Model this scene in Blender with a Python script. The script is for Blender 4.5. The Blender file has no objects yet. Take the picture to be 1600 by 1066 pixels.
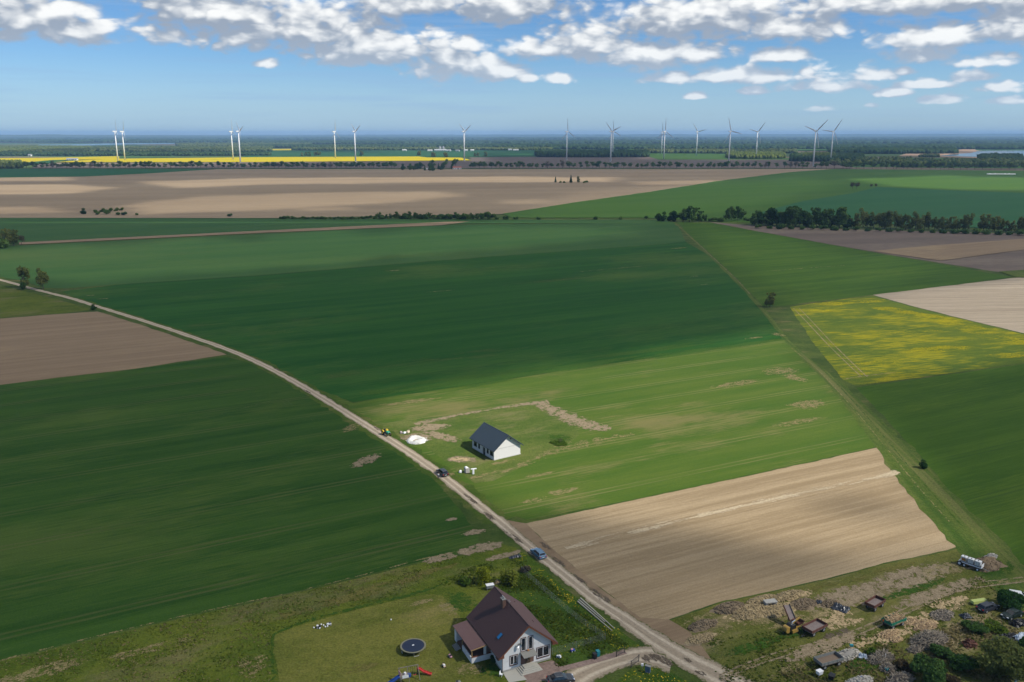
import bpy, bmesh, math, random
import numpy as np
from mathutils import Vector, Matrix, noise as mnoise
from mathutils.geometry import tessellate_polygon

random.seed(7); np.random.seed(7)
R = math.radians
S = bpy.context.scene
COL = S.collection

# ------------------------------------------------------------------ camera
CAM_H, FPX, HORIZON = 90.0, 1340.0, 209.0          # metres, photo pixels, photo row of the flat horizon
PITCH = math.atan((533 - HORIZON) / FPX)
cam = bpy.data.cameras.new('camera'); cam_o = bpy.data.objects.new('camera', cam); COL.objects.link(cam_o)
cam.sensor_width = 36.0; cam.lens = 36.0 * FPX / 1600.0
cam.clip_start = 0.5; cam.clip_end = 150000
cam_o.location = (0, 0, CAM_H); cam_o.rotation_euler = (R(90) - PITCH, 0, 0)
S.camera = cam_o

# ------------------------------------------------------------------ sun, exposure
CLOUD_ALPHA, HAZE_D = 0.44, 6.0e-5
SUN_AZ, SUN_EL = R(108), R(45)                     # clockwise from +Y
sun_dir = Vector((math.sin(SUN_AZ) * math.cos(SUN_EL), math.cos(SUN_AZ) * math.cos(SUN_EL), math.sin(SUN_EL)))
sl = bpy.data.lights.new('sun', 'SUN'); sl.energy = 4.3; sl.angle = R(0.5); sl.color = (1.0, 0.95, 0.87)
so = bpy.data.objects.new('sun', sl); COL.objects.link(so)
so.rotation_euler = sun_dir.to_track_quat('Z', 'Y').to_euler(); so.location = (300, -100, 400)
vs = S.view_settings; vs.view_transform = 'Standard'; vs.look = 'None'; vs.gamma = 1.0; vs.use_curve_mapping = False
vs.exposure = 0.58
S.render.engine = 'CYCLES'
cy = S.cycles
cy.use_denoising = True; cy.max_bounces = 4; cy.diffuse_bounces = 2; cy.glossy_bounces = 2; cy.transparent_max_bounces = 24
cy.transmission_bounces = 3; cy.volume_bounces = 0; cy.caustics_reflective = False; cy.caustics_refractive = False
cy.sample_clamp_indirect = 6.0


# ------------------------------------------------------------------ node helper
class NT:
    def __init__(self, tree):
        self.t = tree; self.n = tree.nodes; self.l = tree.links

    def put(self, sock, v):
        if v is None: return
        if hasattr(v, 'is_linked'): self.l.new(v, sock)
        elif isinstance(v, (tuple, list)):
            d = sock.default_value
            sock.default_value = tuple(v) + ((1.0,) if len(d) == 4 and len(v) == 3 else ())
        else:
            try: sock.default_value = v
            except TypeError: sock.default_value = (v, v, v)

    def add(self, typ, ins=(), out=0, **props):
        nd = self.n.new(typ)
        for k, v in props.items(): setattr(nd, k, v)
        if isinstance(ins, dict):
            for k, v in ins.items(): self.put(nd.inputs[k], v)
        else:
            for i, v in enumerate(ins): self.put(nd.inputs[i], v)
        return nd if out is None else nd.outputs[out]

    def m(self, op, a, b=None, c=None, clamp=False):
        return self.add('ShaderNodeMath', (a, b, c), operation=op, use_clamp=clamp)

    def vm(self, op, a, b=None, c=None, out=0):
        nd = self.add('ShaderNodeVectorMath', (a, b, c), None, operation=op)
        return nd.outputs[1] if op in ('LENGTH', 'DOT_PRODUCT', 'DISTANCE') else nd.outputs[0]

    def scale(self, v, k):
        nd = self.n.new('ShaderNodeVectorMath'); nd.operation = 'SCALE'
        self.put(nd.inputs[0], v); self.put(nd.inputs['Scale'], k); return nd.outputs[0]

    def mix(self, f, a, b, mode='MIX'):
        nd = self.n.new('ShaderNodeMix'); nd.data_type = 'RGBA'; nd.blend_type = mode
        self.put(nd.inputs[0], f); self.put(nd.inputs[6], a); self.put(nd.inputs[7], b)
        return nd.outputs[2]

    def noise(self, v, scale=1.0, detail=3.0, rough=0.55, dist=0.0, dims='3D'):
        nd = self.add('ShaderNodeTexNoise', None or {}, None, noise_dimensions=dims)
        self.put(nd.inputs['Vector'], v); self.put(nd.inputs['Scale'], scale)
        self.put(nd.inputs['Detail'], detail); self.put(nd.inputs['Roughness'], rough); self.put(nd.inputs['Distortion'], dist)
        return nd.outputs[0]

    def sstep(self, x, lo, hi, a=0.0, b=1.0):
        nd = self.n.new('ShaderNodeMapRange'); nd.interpolation_type = 'SMOOTHSTEP'
        for i, v in enumerate((x, lo, hi, a, b)): self.put(nd.inputs[i], v)
        return nd.outputs[0]

    def lin(self, x, lo, hi, a=0.0, b=1.0):
        nd = self.n.new('ShaderNodeMapRange')
        for i, v in enumerate((x, lo, hi, a, b)): self.put(nd.inputs[i], v)
        return nd.outputs[0]

    def xyz(self, x, y, z=0.0): return self.add('ShaderNodeCombineXYZ', (x, y, z))

    def sep(self, v):
        nd = self.add('ShaderNodeSeparateXYZ', (v,), None); return nd.outputs


# ------------------------------------------------------------------ world: Nishita sky with cumulus
def px_dir(x, y):
    u = (x - 800) / FPX; t = (y - 533) / FPX
    return Vector((u, math.cos(PITCH) - math.sin(PITCH) * t, -(math.sin(PITCH) + math.cos(PITCH) * t))).normalized()


def px_ae(x, y):
    d = px_dir(x, y); return math.degrees(math.atan2(d.x, d.y)), math.degrees(math.asin(d.z))


world = bpy.data.worlds.new('World'); S.world = world; world.use_nodes = True
W = NT(world.node_tree); W.n.clear()
sky = W.add('ShaderNodeTexSky', (), None, sky_type='NISHITA')
sky.sun_disc = False; sky.sun_elevation = SUN_EL; sky.sun_rotation = SUN_AZ
sky.altitude = 100; sky.air_density = 1.0; sky.dust_density = 0.0; sky.ozone_density = 3.0
SKY_K = 0.05
dirv = W.add('ShaderNodeTexCoord', (), 0)
dx, dy, dz = W.sep(dirv)
AZ = W.m('MULTIPLY', W.m('ARCTAN2', dx, dy), 180 / math.pi)
EL = W.m('MULTIPLY', W.m('ARCSINE', dz), 180 / math.pi)
# clouds of the picture: centre, half width, half height in photo pixels
CL = [(20, 12, 165, 60), (110, 44, 72, 32), (330, 5, 150, 60), (470, 40, 190, 55), (590, 72, 130, 42), (265, 56, 75, 20), (419, 97, 20, 11),
      (640, 2, 95, 40), (700, 90, 75, 45), (770, 108, 50, 24), (800, 2, 115, 44), (930, 58, 72, 46), (858, 74, 72, 28), (1005, 86, 100, 34),
      (1085, 82, 62, 22), (826, 118, 28, 14), (873, 121, 24, 14), (1110, 22, 175, 50), (1245, 40, 100, 36), (1150, 116, 115, 18),
      (1220, 86, 45, 18), (1060, 120, 55, 15), (1420, -6, 280, 38), (1475, 52, 120, 32), (1570, 35, 60, 48), (1440, 86, 68, 22), (1530, 94, 75, 16),
      (1300, 134, 72, 14), (1260, 110, 16, 12), (1366, 116, 38, 14), (1395, 143, 30, 11), (1445, 131, 50, 10), (1470, 154, 38, 10), (1515, 118, 34, 14),
      (1560, 136, 40, 12), (1572, 157, 28, 9), (1362, 164, 14, 6), (1278, 169, 22, 7), (1090, 150, 16, 7), (1180, 142, 20, 8), (1415, 110, 20, 11)]


def cloud_field(grp_name, fine):
    g = bpy.data.node_groups.new(grp_name, 'ShaderNodeTree')
    g.interface.new_socket('P', in_out='INPUT', socket_type='NodeSocketVector')
    g.interface.new_socket('D', in_out='OUTPUT', socket_type='NodeSocketFloat')
    G = NT(g); gi = G.n.new('NodeGroupInput'); go = G.n.new('NodeGroupOutput'); P = gi.outputs[0]
    cur = None
    for (cx, cyy, rx, ry) in CL:
        a0, e0 = px_ae(cx, cyy); a1, _ = px_ae(cx + rx, cyy); _, e1 = px_ae(cx, cyy - ry)
        sx, sy = 1 / max(a1 - a0, .2), 1 / max(e1 - e0, .15)
        q = G.vm('MULTIPLY_ADD', P, (sx, sy, 0), (-a0 * sx, (-e0 + 0.25 / sy) * sy, 0))            # flat-based: falls off faster below
        ln = G.vm('LENGTH', G.vm('MAXIMUM', q, G.vm('MULTIPLY', q, (-1.0, -2.0, 0.0))))
        cur = ln if cur is None else G.m('MINIMUM', cur, ln)
    near = G.m('SUBTRACT', 1.56, cur)
    # the same sort of cloud everywhere outside the mapped sector
    px, py, pz = G.sep(P)
    gen = G.lin(G.noise(G.vm('MULTIPLY', P, (0.055, 0.13, 1)), 1.0, 1, 0.5, 0.0, '2D'), 0.5, 0.72, -0.35, 0.9)
    inside = G.m('MULTIPLY', G.sstep(G.m('ABSOLUTE', px), 30, 36, 1, 0), G.sstep(py, 8.8, 11.5, 1, 0))
    base = G.m('ADD', G.m('MULTIPLY', G.m('MAXIMUM', near, -0.6), inside), G.m('MULTIPLY', gen, G.m('SUBTRACT', 1.0, inside)))
    nn = G.add('ShaderNodeTexNoise', {'Vector': G.vm('MULTIPLY', P, (0.25, 0.62, 1)), 'Scale': 1.0, 'Detail': 6 if fine else 3, 'Roughness': 0.57}, None, noise_dimensions='2D')
    wp = G.vm('ADD', G.vm('MULTIPLY', P, (1.0, 1.7, 1)), G.scale(nn.outputs[1], 2.2))
    v1 = G.add('ShaderNodeTexVoronoi', {'Vector': wp, 'Scale': 0.75, 'Detail': 1.0 if fine else 0.0, 'Roughness': 0.5}, 0, voronoi_dimensions='2D')
    d = G.m('MULTIPLY_ADD', G.m('SUBTRACT', nn.outputs[0], 0.5), 1.5, G.m('MULTIPLY_ADD', v1, -0.75, G.m('ADD', base, 0.32)))
    G.l.new(d, go.inputs[0])
    return g


CG = [cloud_field('cumulus_density', True), cloud_field('cumulus_density_coarse', False)]


def cloud_at(P, k):
    nd = W.n.new('ShaderNodeGroup'); nd.node_tree = CG[k]; W.put(nd.inputs[0], P); return nd.outputs[0]


P0 = W.xyz(AZ, EL, 3.7)
D0 = cloud_at(P0, 0)
D1 = cloud_at(W.vm('ADD', P0, (0.34, 0.80, 0)), 1)
rel = W.m('SUBTRACT', D0, D1)                                     # thins out towards the sun: a lit flank
lit = W.sstep(rel, -0.45, 0.75)
alpha = W.m('MULTIPLY', W.sstep(D0, 0.05, 0.80), W.sstep(EL, 0.6, 2.2))
low = W.sstep(EL, 1.0, 7.0)
shade_c = W.mix(low, (0.31, 0.39, 0.49), (0.225, 0.27, 0.34))
white_c = W.mix(low, (0.52, 0.57, 0.62), (0.67, 0.68, 0.68))
cloud_c = W.mix(lit, shade_c, white_c)
# faint streaks of high haze under the cumulus
st = W.noise(W.vm('MULTIPLY', P0, (0.07, 1.6, 1)), 1.0, 3, 0.6, 0.0, '2D')
st_a = W.m('MULTIPLY', W.sstep(st, 0.45, 0.75), 0.35)
sky_c = W.mix(1.0, W.scale(sky.outputs[0], SKY_K), W.mix(W.sstep(EL, 9, 22), W.mix(W.sstep(EL, -1, 8), (0.86, 1.18, 1.66), (0.68, 1.03, 1.46)), (0.95, 1.05, 1.15)), 'MULTIPLY')
sky_c = W.mix(W.sstep(EL, 5.0, -0.5, 0.0, 0.75), sky_c, (0.27, 0.40, 0.53))
sky_c = W.mix(W.m('MULTIPLY', st_a, W.sstep(EL, 0.3, 2.0)), sky_c, (0.21, 0.33, 0.51))
final = W.mix(alpha, sky_c, cloud_c)
bg = W.add('ShaderNodeBackground', (final, 1.0)); W.add('ShaderNodeOutputWorld', (bg,), None)
world.cycles.sampling_method = 'MANUAL'; world.cycles.sample_map_resolution = 512
S.cycles.use_light_tree = True


# ------------------------------------------------------------------ geometry helpers
def at(x, y, z=0.0):
    """photo pixel -> point of the plane at height z"""
    u = (x - 800) / FPX; t = (y - 533) / FPX
    d = math.sin(PITCH) + math.cos(PITCH) * t; f = math.cos(PITCH) - math.sin(PITCH) * t
    k = (CAM_H - z) / d
    return Vector((u * k, f * k, z))


def link(name, me, mat=None, parent=None):
    o = bpy.data.objects.new(name, me); COL.objects.link(o)
    if mat is not None and not me.materials: me.materials.append(mat)
    if parent is not None: o.parent = parent
    return o


def thing(name, label, cat, loc=(0, 0, 0), rz=0.0, group=None):
    o = bpy.data.objects.new(name, None); COL.objects.link(o); o.empty_display_size = 0.3
    o.location = loc; o.rotation_euler = (0, 0, rz); return tag(o, label, cat, group)


def tag(o, label=None, cat=None, group=None, kind=None):
    if label: o['label'] = label
    if cat: o['category'] = cat
    if group: o['group'] = group
    if kind: o['kind'] = kind
    return o


def copy_tree(src, parent=None):
    c = src.copy(); COL.objects.link(c)
    if parent is not None: c.parent = parent
    for ch in src.children: copy_tree(ch, c)
    return c


class MB:
    """collects solid pieces; build() links them as one mesh object"""
    def __init__(self): self.v = []; self.f = []

    def raw(self, vs_, fs):
        b = len(self.v); self.v += [tuple(p) for p in vs_]; self.f += [tuple(i + b for i in f) for f in fs]; return self

    def box(self, c, s, rz=0.0, M=None, taper=1.0):
        hx, hy, hz = s[0] / 2, s[1] / 2, s[2] / 2
        pts = [Vector((x * (taper if z > 0 else 1), y * (taper if z > 0 else 1), z)) for z in (-hz, hz) for x, y in ((-hx, -hy), (hx, -hy), (hx, hy), (-hx, hy))]
        m = M if M is not None else Matrix.Rotation(rz, 3, 'Z')
        c = Vector(c)
        return self.raw([m @ p + c for p in pts], [(3, 2, 1, 0), (4, 5, 6, 7), (0, 1, 5, 4), (1, 2, 6, 5), (2, 3, 7, 6), (3, 0, 4, 7)])

    def cyl(self, a, b, r0, r1=None, n=10, caps=True):
        a, b = Vector(a), Vector(b); r1 = r0 if r1 is None else r1
        d = (b - a).normalized(); x = d.orthogonal().normalized(); y = d.cross(x)
        vs_ = []
        for p, r in ((a, r0), (b, r1)):
            for i in range(n):
                t = 2 * math.pi * i / n; vs_.append(p + x * (r * math.cos(t)) + y * (r * math.sin(t)))
        fs = [(i, (i + 1) % n, n + (i + 1) % n, n + i) for i in range(n)]
        if caps: fs += [tuple(range(n - 1, -1, -1)), tuple(range(n, 2 * n))]
        return self.raw(vs_, fs)

    def bar(self, a, b, w, h):
        a, b = Vector(a), Vector(b); d = (b - a).normalized()
        up = Vector((0, 0, 1)) if abs(d.z) < .95 else Vector((0, 1, 0))
        x = d.cross(up).normalized(); y = x.cross(d)
        vs_ = [p + x * sx * w / 2 + y * sy * h / 2 for p in (a, b) for sx, sy in ((-1, -1), (1, -1), (1, 1), (-1, 1))]
        return self.raw(vs_, [(3, 2, 1, 0), (4, 5, 6, 7), (0, 1, 5, 4), (1, 2, 6, 5), (2, 3, 7, 6), (3, 0, 4, 7)])

    def tube(self, pts, r, n=6):
        for a, b in zip(pts[:-1], pts[1:]): self.cyl(a, b, r, r, n)
        return self

    def prism(self, poly, y0, y1, axes=(0, 2, 1)):
        """polygon in the plane of axes[0], axes[1], drawn out along axes[2]"""
        n = len(poly); vs_ = []
        for t in (y0, y1):
            for p in poly:
                q = [0, 0, 0]; q[axes[0]] = p[0]; q[axes[1]] = p[1]; q[axes[2]] = t; vs_.append(q)
        fs = [(i, (i + 1) % n, n + (i + 1) % n, n + i) for i in range(n)]
        for tri in tessellate_polygon([[Vector((p[0], p[1], 0)) for p in poly]]):
            fs.append(tuple(tri)); fs.append(tuple(i + n for i in reversed(tri)))
        return self.raw(vs_, fs)

    def mesh(self, name, smooth=False):
        me = bpy.data.meshes.new(name); me.from_pydata(self.v, [], self.f)
        bm = bmesh.new(); bm.from_mesh(me); bmesh.ops.recalc_face_normals(bm, faces=bm.faces[:]); bm.to_mesh(me); bm.free()
        if smooth: me.polygons.foreach_set('use_smooth', [True] * len(me.polygons))
        me.update(); return me

    def build(self, name, mat, parent=None, smooth=False, bevel=0.0):
        o = link(name, self.mesh(name, smooth), mat, parent)
        if bevel:
            b = o.modifiers.new('bevel', 'BEVEL'); b.width = bevel; b.segments = 2; b.limit_method = 'ANGLE'
        return o


# ------------------------------------------------------------------ materials
MATS = {}


def new_mat(name):
    m = bpy.data.materials.new(name); m.use_nodes = True; n = NT(m.node_tree); n.n.clear(); MATS[name] = m
    return m, n


def finish(n, col, rough=0.8, metal=0.0, bump=None, bump_d=0.05, spec=0.3, alpha=None, extra=None):
    ins = {'Base Color': col, 'Roughness': rough, 'Metallic': metal, 'Specular IOR Level': spec}
    if bump is not None:
        ins['Normal'] = n.add('ShaderNodeBump', {'Height': bump, 'Distance': bump_d, 'Strength': 0.9})
    if alpha is not None: ins['Alpha'] = alpha
    if extra: ins.update(extra)
    sh = n.add('ShaderNodeBsdfPrincipled', ins)
    n.add('ShaderNodeOutputMaterial', (sh,), None)


def plain(name, c, rough=0.7, metal=0.0, var=0.25, scale=2.0, spec=0.4, dirt=None, bump=0.0, extra=None):
    """one colour with grain and uneven wear, in object space"""
    if name in MATS: return MATS[name]
    m, n = new_mat(name)
    co = n.add('ShaderNodeTexCoord', (), 3)
    a = n.noise(co, scale, 5, 0.6); b = n.noise(co, scale * 7, 3, 0.6)
    k = n.m('MULTIPLY_ADD', n.m('SUBTRACT', n.m('ADD', n.m('MULTIPLY', a, 0.7), n.m('MULTIPLY', b, 0.3)), 0.5), 2 * var, 1.0)
    col = n.scale(tuple(c), k)
    if dirt: col = n.mix(n.sstep(n.noise(co, scale * 1.7, 6, 0.65), 0.5, 0.72), col, dirt)
    finish(n, col, rough, metal, b if bump else None, bump, spec, extra=extra)
    return m


# ------------------------------------------------------------------ ground materials (world coordinates)
def pos_uv(n, ang):
    """world position, and coordinates along and across the direction ang (degrees)"""
    p = n.add('ShaderNodeNewGeometry', (), 0)
    c, s = math.cos(R(ang)), math.sin(R(ang))
    return p, n.vm('DOT_PRODUCT', p, (c, s, 0)), n.vm('DOT_PRODUCT', p, (-s, c, 0))


def field_mat(name, ca, cb, ang=27.5, cc=None, cc_amt=0.5, cc_scale=0.02, tram=None, row=1.6, streak=(0.012, 0.16), contrast=1.0, bump=0.04, cc_lo=0.52, fine=0.35, cc_row=0.35):
    m, n = new_mat(name)
    p, u, v = pos_uv(n, ang)
    s1 = n.noise(n.xyz(n.m('MULTIPLY', u, streak[0]), n.m('MULTIPLY', v, streak[1]), 1.3), 1.0, 5, 0.62)
    s2 = n.noise(n.xyz(n.m('MULTIPLY', u, 0.10), n.m('MULTIPLY', v, row), 7.1), 1.0, 3, 0.6)
    s3 = n.noise(p, 0.9, 4, 0.65)
    k = n.m('ADD', n.m('MULTIPLY', s1, 0.62), n.m('ADD', n.m('MULTIPLY', s2, 0.24), n.m('MULTIPLY', s3, 0.14)))
    col = n.mix(n.sstep(k, 0.5 - 0.22 / contrast, 0.5 + 0.22 / contrast), ca, cb)
    if cc is not None:
        q = n.xyz(n.m('MULTIPLY', u, cc_scale * 0.45), n.m('MULTIPLY', v, cc_scale), 4.4)
        b = n.m('MULTIPLY_ADD', n.m('SUBTRACT', s2, 0.5), cc_row, n.noise(q, 1.0, 6, 0.6))
        col = n.mix(n.m('MULTIPLY', n.sstep(b, cc_lo, cc_lo + 0.2), cc_amt), col, cc)
    if tram:
        v0, sp, wd, tc, amt = tram
        wob = n.m('MULTIPLY_ADD', n.noise(n.xyz(n.m('MULTIPLY', u, 0.03), 0.0, 2.0), 1.0, 2), 0.8, v)
        a = n.m('ABSOLUTE', n.m('SUBTRACT', n.m('FLOORED_MODULO', n.m('ADD', wob, sp / 2 - v0), sp), sp / 2))
        ln = n.sstep(n.m('ABSOLUTE', n.m('SUBTRACT', a, 0.95)), wd, wd * 0.35, 0.0, 1.0)
        brk = n.sstep(n.noise(n.xyz(n.m('MULTIPLY', u, 0.04), n.m('MULTIPLY', v, 0.02), 9.0), 1.0, 3), 0.32, 0.6, 0.25, 1.0)
        col = n.mix(n.m('MULTIPLY', n.m('MULTIPLY', ln, brk), amt), col, tc)
    g = n.noise(p, 3.2, 3, 0.7)
    col = n.scale(col, n.lin(g, 0.25, 0.75, 1 - fine, 1 + fine))
    finish(n, col, 0.95, 0, n.m('ADD', s3, s2), bump, spec=0.08)
    return m


def meadow_mat(name, ca, cb, cdry, dry=0.5, yellow=0.0, ang=27.5, scale=1.0, an=1.0):
    m, n = new_mat(name)
    p, u, v = pos_uv(n, ang)
    a = n.noise(n.xyz(n.m('MULTIPLY', u, 0.05 * scale / an), n.m('MULTIPLY', v, 0.09 * scale * an ** .6), 0.3), 1.0, 6, 0.62)
    b = n.noise(p, 0.55 * scale, 5, 0.68); c = n.noise(p, 2.3, 4, 0.7)
    col = n.mix(n.sstep(n.m('ADD', n.m('MULTIPLY', a, 0.6), n.m('MULTIPLY', b, 0.4)), 0.36, 0.64), ca, cb)
    dr = n.noise(n.xyz(n.m('MULTIPLY', u, 0.035 / an), n.m('MULTIPLY', v, 0.11 * an ** .6), 5.5), 1.0, 7, 0.66)
    col = n.mix(n.m('MULTIPLY', n.sstep(dr, 0.5, 0.68), dry), col, cdry)
    if yellow:
        yn = n.m('MULTIPLY', n.sstep(n.noise(p, 0.25, 4), 0.5, 0.64), n.sstep(n.noise(p, 2.0, 2), 0.56, 0.64))
        col = n.mix(n.m('MULTIPLY', yn, yellow), col, (0.42, 0.33, 0.01))
    col = n.scale(col, n.lin(c, 0.25, 0.75, 0.55, 1.4))
    finish(n, col, 0.95, 0, n.m('ADD', b, c), 0.16, spec=0.08)
    return m


def soft_mat(name, ca, cb, ang=27.5, amt=1.0, scale=0.6, stretch=1.0, lo=0.3, hi=0.75):
    """patch whose edge frays out: 'fade' attribute (0 rim, 1 middle) against noise"""
    m, n = new_mat(name)
    p, u, v = pos_uv(n, ang)
    fade = n.add('ShaderNodeAttribute', (), 2, attribute_name='fade')
    w = n.noise(n.xyz(n.m('MULTIPLY', u, scale / stretch), n.m('MULTIPLY', v, scale), 2.2), 1.0, 6, 0.66)
    c = n.noise(p, 2.1, 4, 0.66)
    w2 = n.noise(n.xyz(n.m('MULTIPLY', u, 2.6 * scale / stretch), n.m('MULTIPLY', v, 2.6 * scale), 6.2), 1.0, 5, 0.7)
    q = n.m('ADD', n.m('MULTIPLY', n.m('SUBTRACT', w, 0.56), 3.0), n.m('MULTIPLY', n.m('SUBTRACT', w2, 0.5), 2.0))
    al = n.m('MULTIPLY', n.sstep(n.m('ADD', fade, q), lo, hi + 0.25, 0.0, amt), n.sstep(fade, 0.0, 0.6))
    al = n.m('GREATER_THAN', al, n.lin(n.noise(n.xyz(n.m('MULTIPLY', u, 4.2 / stretch ** .5), n.m('MULTIPLY', v, 4.2), 8.8), 1.0, 3, 0.7), 0.28, 0.72, 0.02, 0.98))
    col = n.scale(n.mix(n.sstep(c, 0.35, 0.65), ca, cb), n.lin(n.noise(p, 5.0, 3), 0.3, 0.7, 0.75, 1.25))
    finish(n, col, 0.95, 0, c, 0.06, spec=0.08, alpha=al)
    return m


G_A, G_B = (0.026, 0.062, 0.010), (0.058, 0.098, 0.018)
M_ground = None
gm, n = new_mat('ground_grass_and_far_fields')
p, u, v = pos_uv(n, 27.5)
a = n.noise(n.vm('MULTIPLY', p, (0.05, 0.09, 1)), 1.0, 6, 0.62); b = n.noise(p, 0.6, 5, 0.68); c = n.noise(p, 2.6, 4, 0.7)
near = n.mix(n.sstep(n.m('ADD', n.m('MULTIPLY', a, 0.6), n.m('MULTIPLY', b, 0.4)), 0.36, 0.64), (0.030, 0.058, 0.010), (0.072, 0.098, 0.020))
near = n.mix(n.m('MULTIPLY', n.sstep(n.noise(n.vm('MULTIPLY', p, (0.04, 0.1, 1)), 1.0, 7, 0.66), 0.52, 0.7), 0.6), near, (0.15, 0.12, 0.055))
near = n.scale(near, n.lin(c, 0.25, 0.75, 0.6, 1.4))
q = n.vm('MULTIPLY', p, (0.0011, 0.0024, 0)); q = n.vm('ADD', q, n.scale(n.add('ShaderNodeTexNoise', {'Vector': p, 'Scale': 0.0012}, 1), 0.5))
vor = n.add('ShaderNodeTexVoronoi', {'Vector': q, 'Scale': 1.0}, 1)
r_, g_, b_ = n.sep(vor)
farc = n.add('ShaderNodeValToRGB', (r_,), None)
el = farc.color_ramp; el.interpolation = 'CONSTANT'
stops = [(0.0, (0.045, 0.085, 0.025)), (0.3, (0.05, 0.12, 0.03)), (0.5, (0.14, 0.11, 0.07)), (0.63, (0.07, 0.11, 0.03)), (0.8, (0.035, 0.09, 0.035)), (0.92, (0.17, 0.14, 0.08))]
for i, (t, cc) in enumerate(stops):
    e = el.elements[i] if i < 2 else el.elements.new(t)
    e.position = t; e.color = cc + (1,)
farcol = n.scale(farc.outputs[0], n.lin(n.noise(n.vm('MULTIPLY', p, (0.003, 0.012, 1)), 1.0, 4), 0.3, 0.7, 0.75, 1.25))
col = n.mix(n.sstep(n.vm('DOT_PRODUCT', p, (0, 1, 0)), 1500, 2100), near, farcol)
finish(n, col, 0.95, 0, n.m('ADD', b, c), 0.12, spec=0.08)

XX = [-30000, -14000, -6000, -2000, -600, -200, 0, 200, 600, 2000, 6000, 14000, 30000]
YY = [-3000, -500, 0, 100, 200, 400, 800, 1600, 3200, 6400, 12800, 20000, 30000]
vs_ = [(x, y, 0) for y in YY for x in XX]; W_ = len(XX)
fs = [(j * W_ + i, j * W_ + i + 1, (j + 1) * W_ + i + 1, (j + 1) * W_ + i) for j in range(len(YY) - 1) for i in range(W_ - 1)]
me = bpy.data.meshes.new('ground'); me.from_pydata(vs_, [], fs)
tag(link('ground', me, gm), kind='structure')


def densify(pts, step_of, jit):
    out = []
    n_ = len(pts)
    for i in range(n_):
        a, b = pts[i], pts[(i + 1) % n_]
        L = (b - a).length; k = max(1, min(60, int(L / step_of(a))))
        nrm = Vector((-(b - a).y, (b - a).x, 0)).normalized()
        for j in range(k):
            t = j / k; q = a.lerp(b, t)
            out.append(q + (nrm * random.gauss(0, jit(q)) if j else Vector()))
    return out


def sheet(name, pix, z, mat, jit=1.0, kind='structure', world=False):
    pts = [Vector(q) if (world or isinstance(q, Vector)) else at(*q) for q in pix]
    pts = densify(pts, lambda q: max(2.0, q.length * 0.012), lambda q: jit * 0.0005 * q.length)
    for q in pts: q.z = z
    tris = tessellate_polygon([pts])
    me = bpy.data.meshes.new(name); me.from_pydata([tuple(q) for q in pts], [], [tuple(t) for t in tris])
    bm = bmesh.new(); bm.from_mesh(me); bmesh.ops.recalc_face_normals(bm, faces=bm.faces[:])
    if bm.faces and bm.faces[0].normal.z < 0: bmesh.ops.reverse_faces(bm, faces=bm.faces[:])
    bm.to_mesh(me); bm.free()
    return tag(link(name, me, mat), kind=kind)


PATCH_N = 0


def soft(name, pix, z, mat, rough=0.10, world=False, jsize=None):
    """patch with a frayed rim: concentric rings carrying 'fade'; every patch at its own height"""
    global PATCH_N
    PATCH_N += 1; z += PATCH_N * 0.00025
    pts = [Vector(q) if world else at(*q) for q in pix]
    c = sum(pts, Vector()) / len(pts); size = max((q - c).length for q in pts)
    pts = densify(pts, lambda q: max(size / 9, 0.25), lambda q: (jsize or size) * rough * 0.35)
    n_ = len(pts); vs_ = []; fade = []
    for s_, f_ in ((1.0, 0.0), (0.75, 0.55), (0.45, 1.0)):
        for q in pts: vs_.append(tuple((c + (q - c) * s_).to_2d()) + (z,)); fade.append(f_)
    vs_.append((c.x, c.y, z)); fade.append(1.0)
    fs = [(r * n_ + i, r * n_ + (i + 1) % n_, (r + 1) * n_ + (i + 1) % n_, (r + 1) * n_ + i) for r in (0, 1) for i in range(n_)]
    fs += [(2 * n_ + i, 2 * n_ + (i + 1) % n_, 3 * n_) for i in range(n_)]
    me = bpy.data.meshes.new(name); me.from_pydata(vs_, [], fs)
    at_ = me.attributes.new('fade', 'FLOAT', 'POINT'); at_.data.foreach_set('value', fade)
    return tag(link(name, me, mat), kind='structure')


def smooth_line(pts, n_=8):
    out = []
    for i in range(len(pts) - 1):
        p0, p1, p2, p3 = pts[max(i - 1, 0)], pts[i], pts[i + 1], pts[min(i + 2, len(pts) - 1)]
        for j in range(n_):
            t = j / n_
            out.append(0.5 * ((2 * p1) + (p2 - p0) * t + (2 * p0 - 5 * p1 + 4 * p2 - p3) * t * t + (3 * p1 - p0 - 3 * p2 + p3) * t ** 3))
    return out + [pts[-1]]


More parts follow.
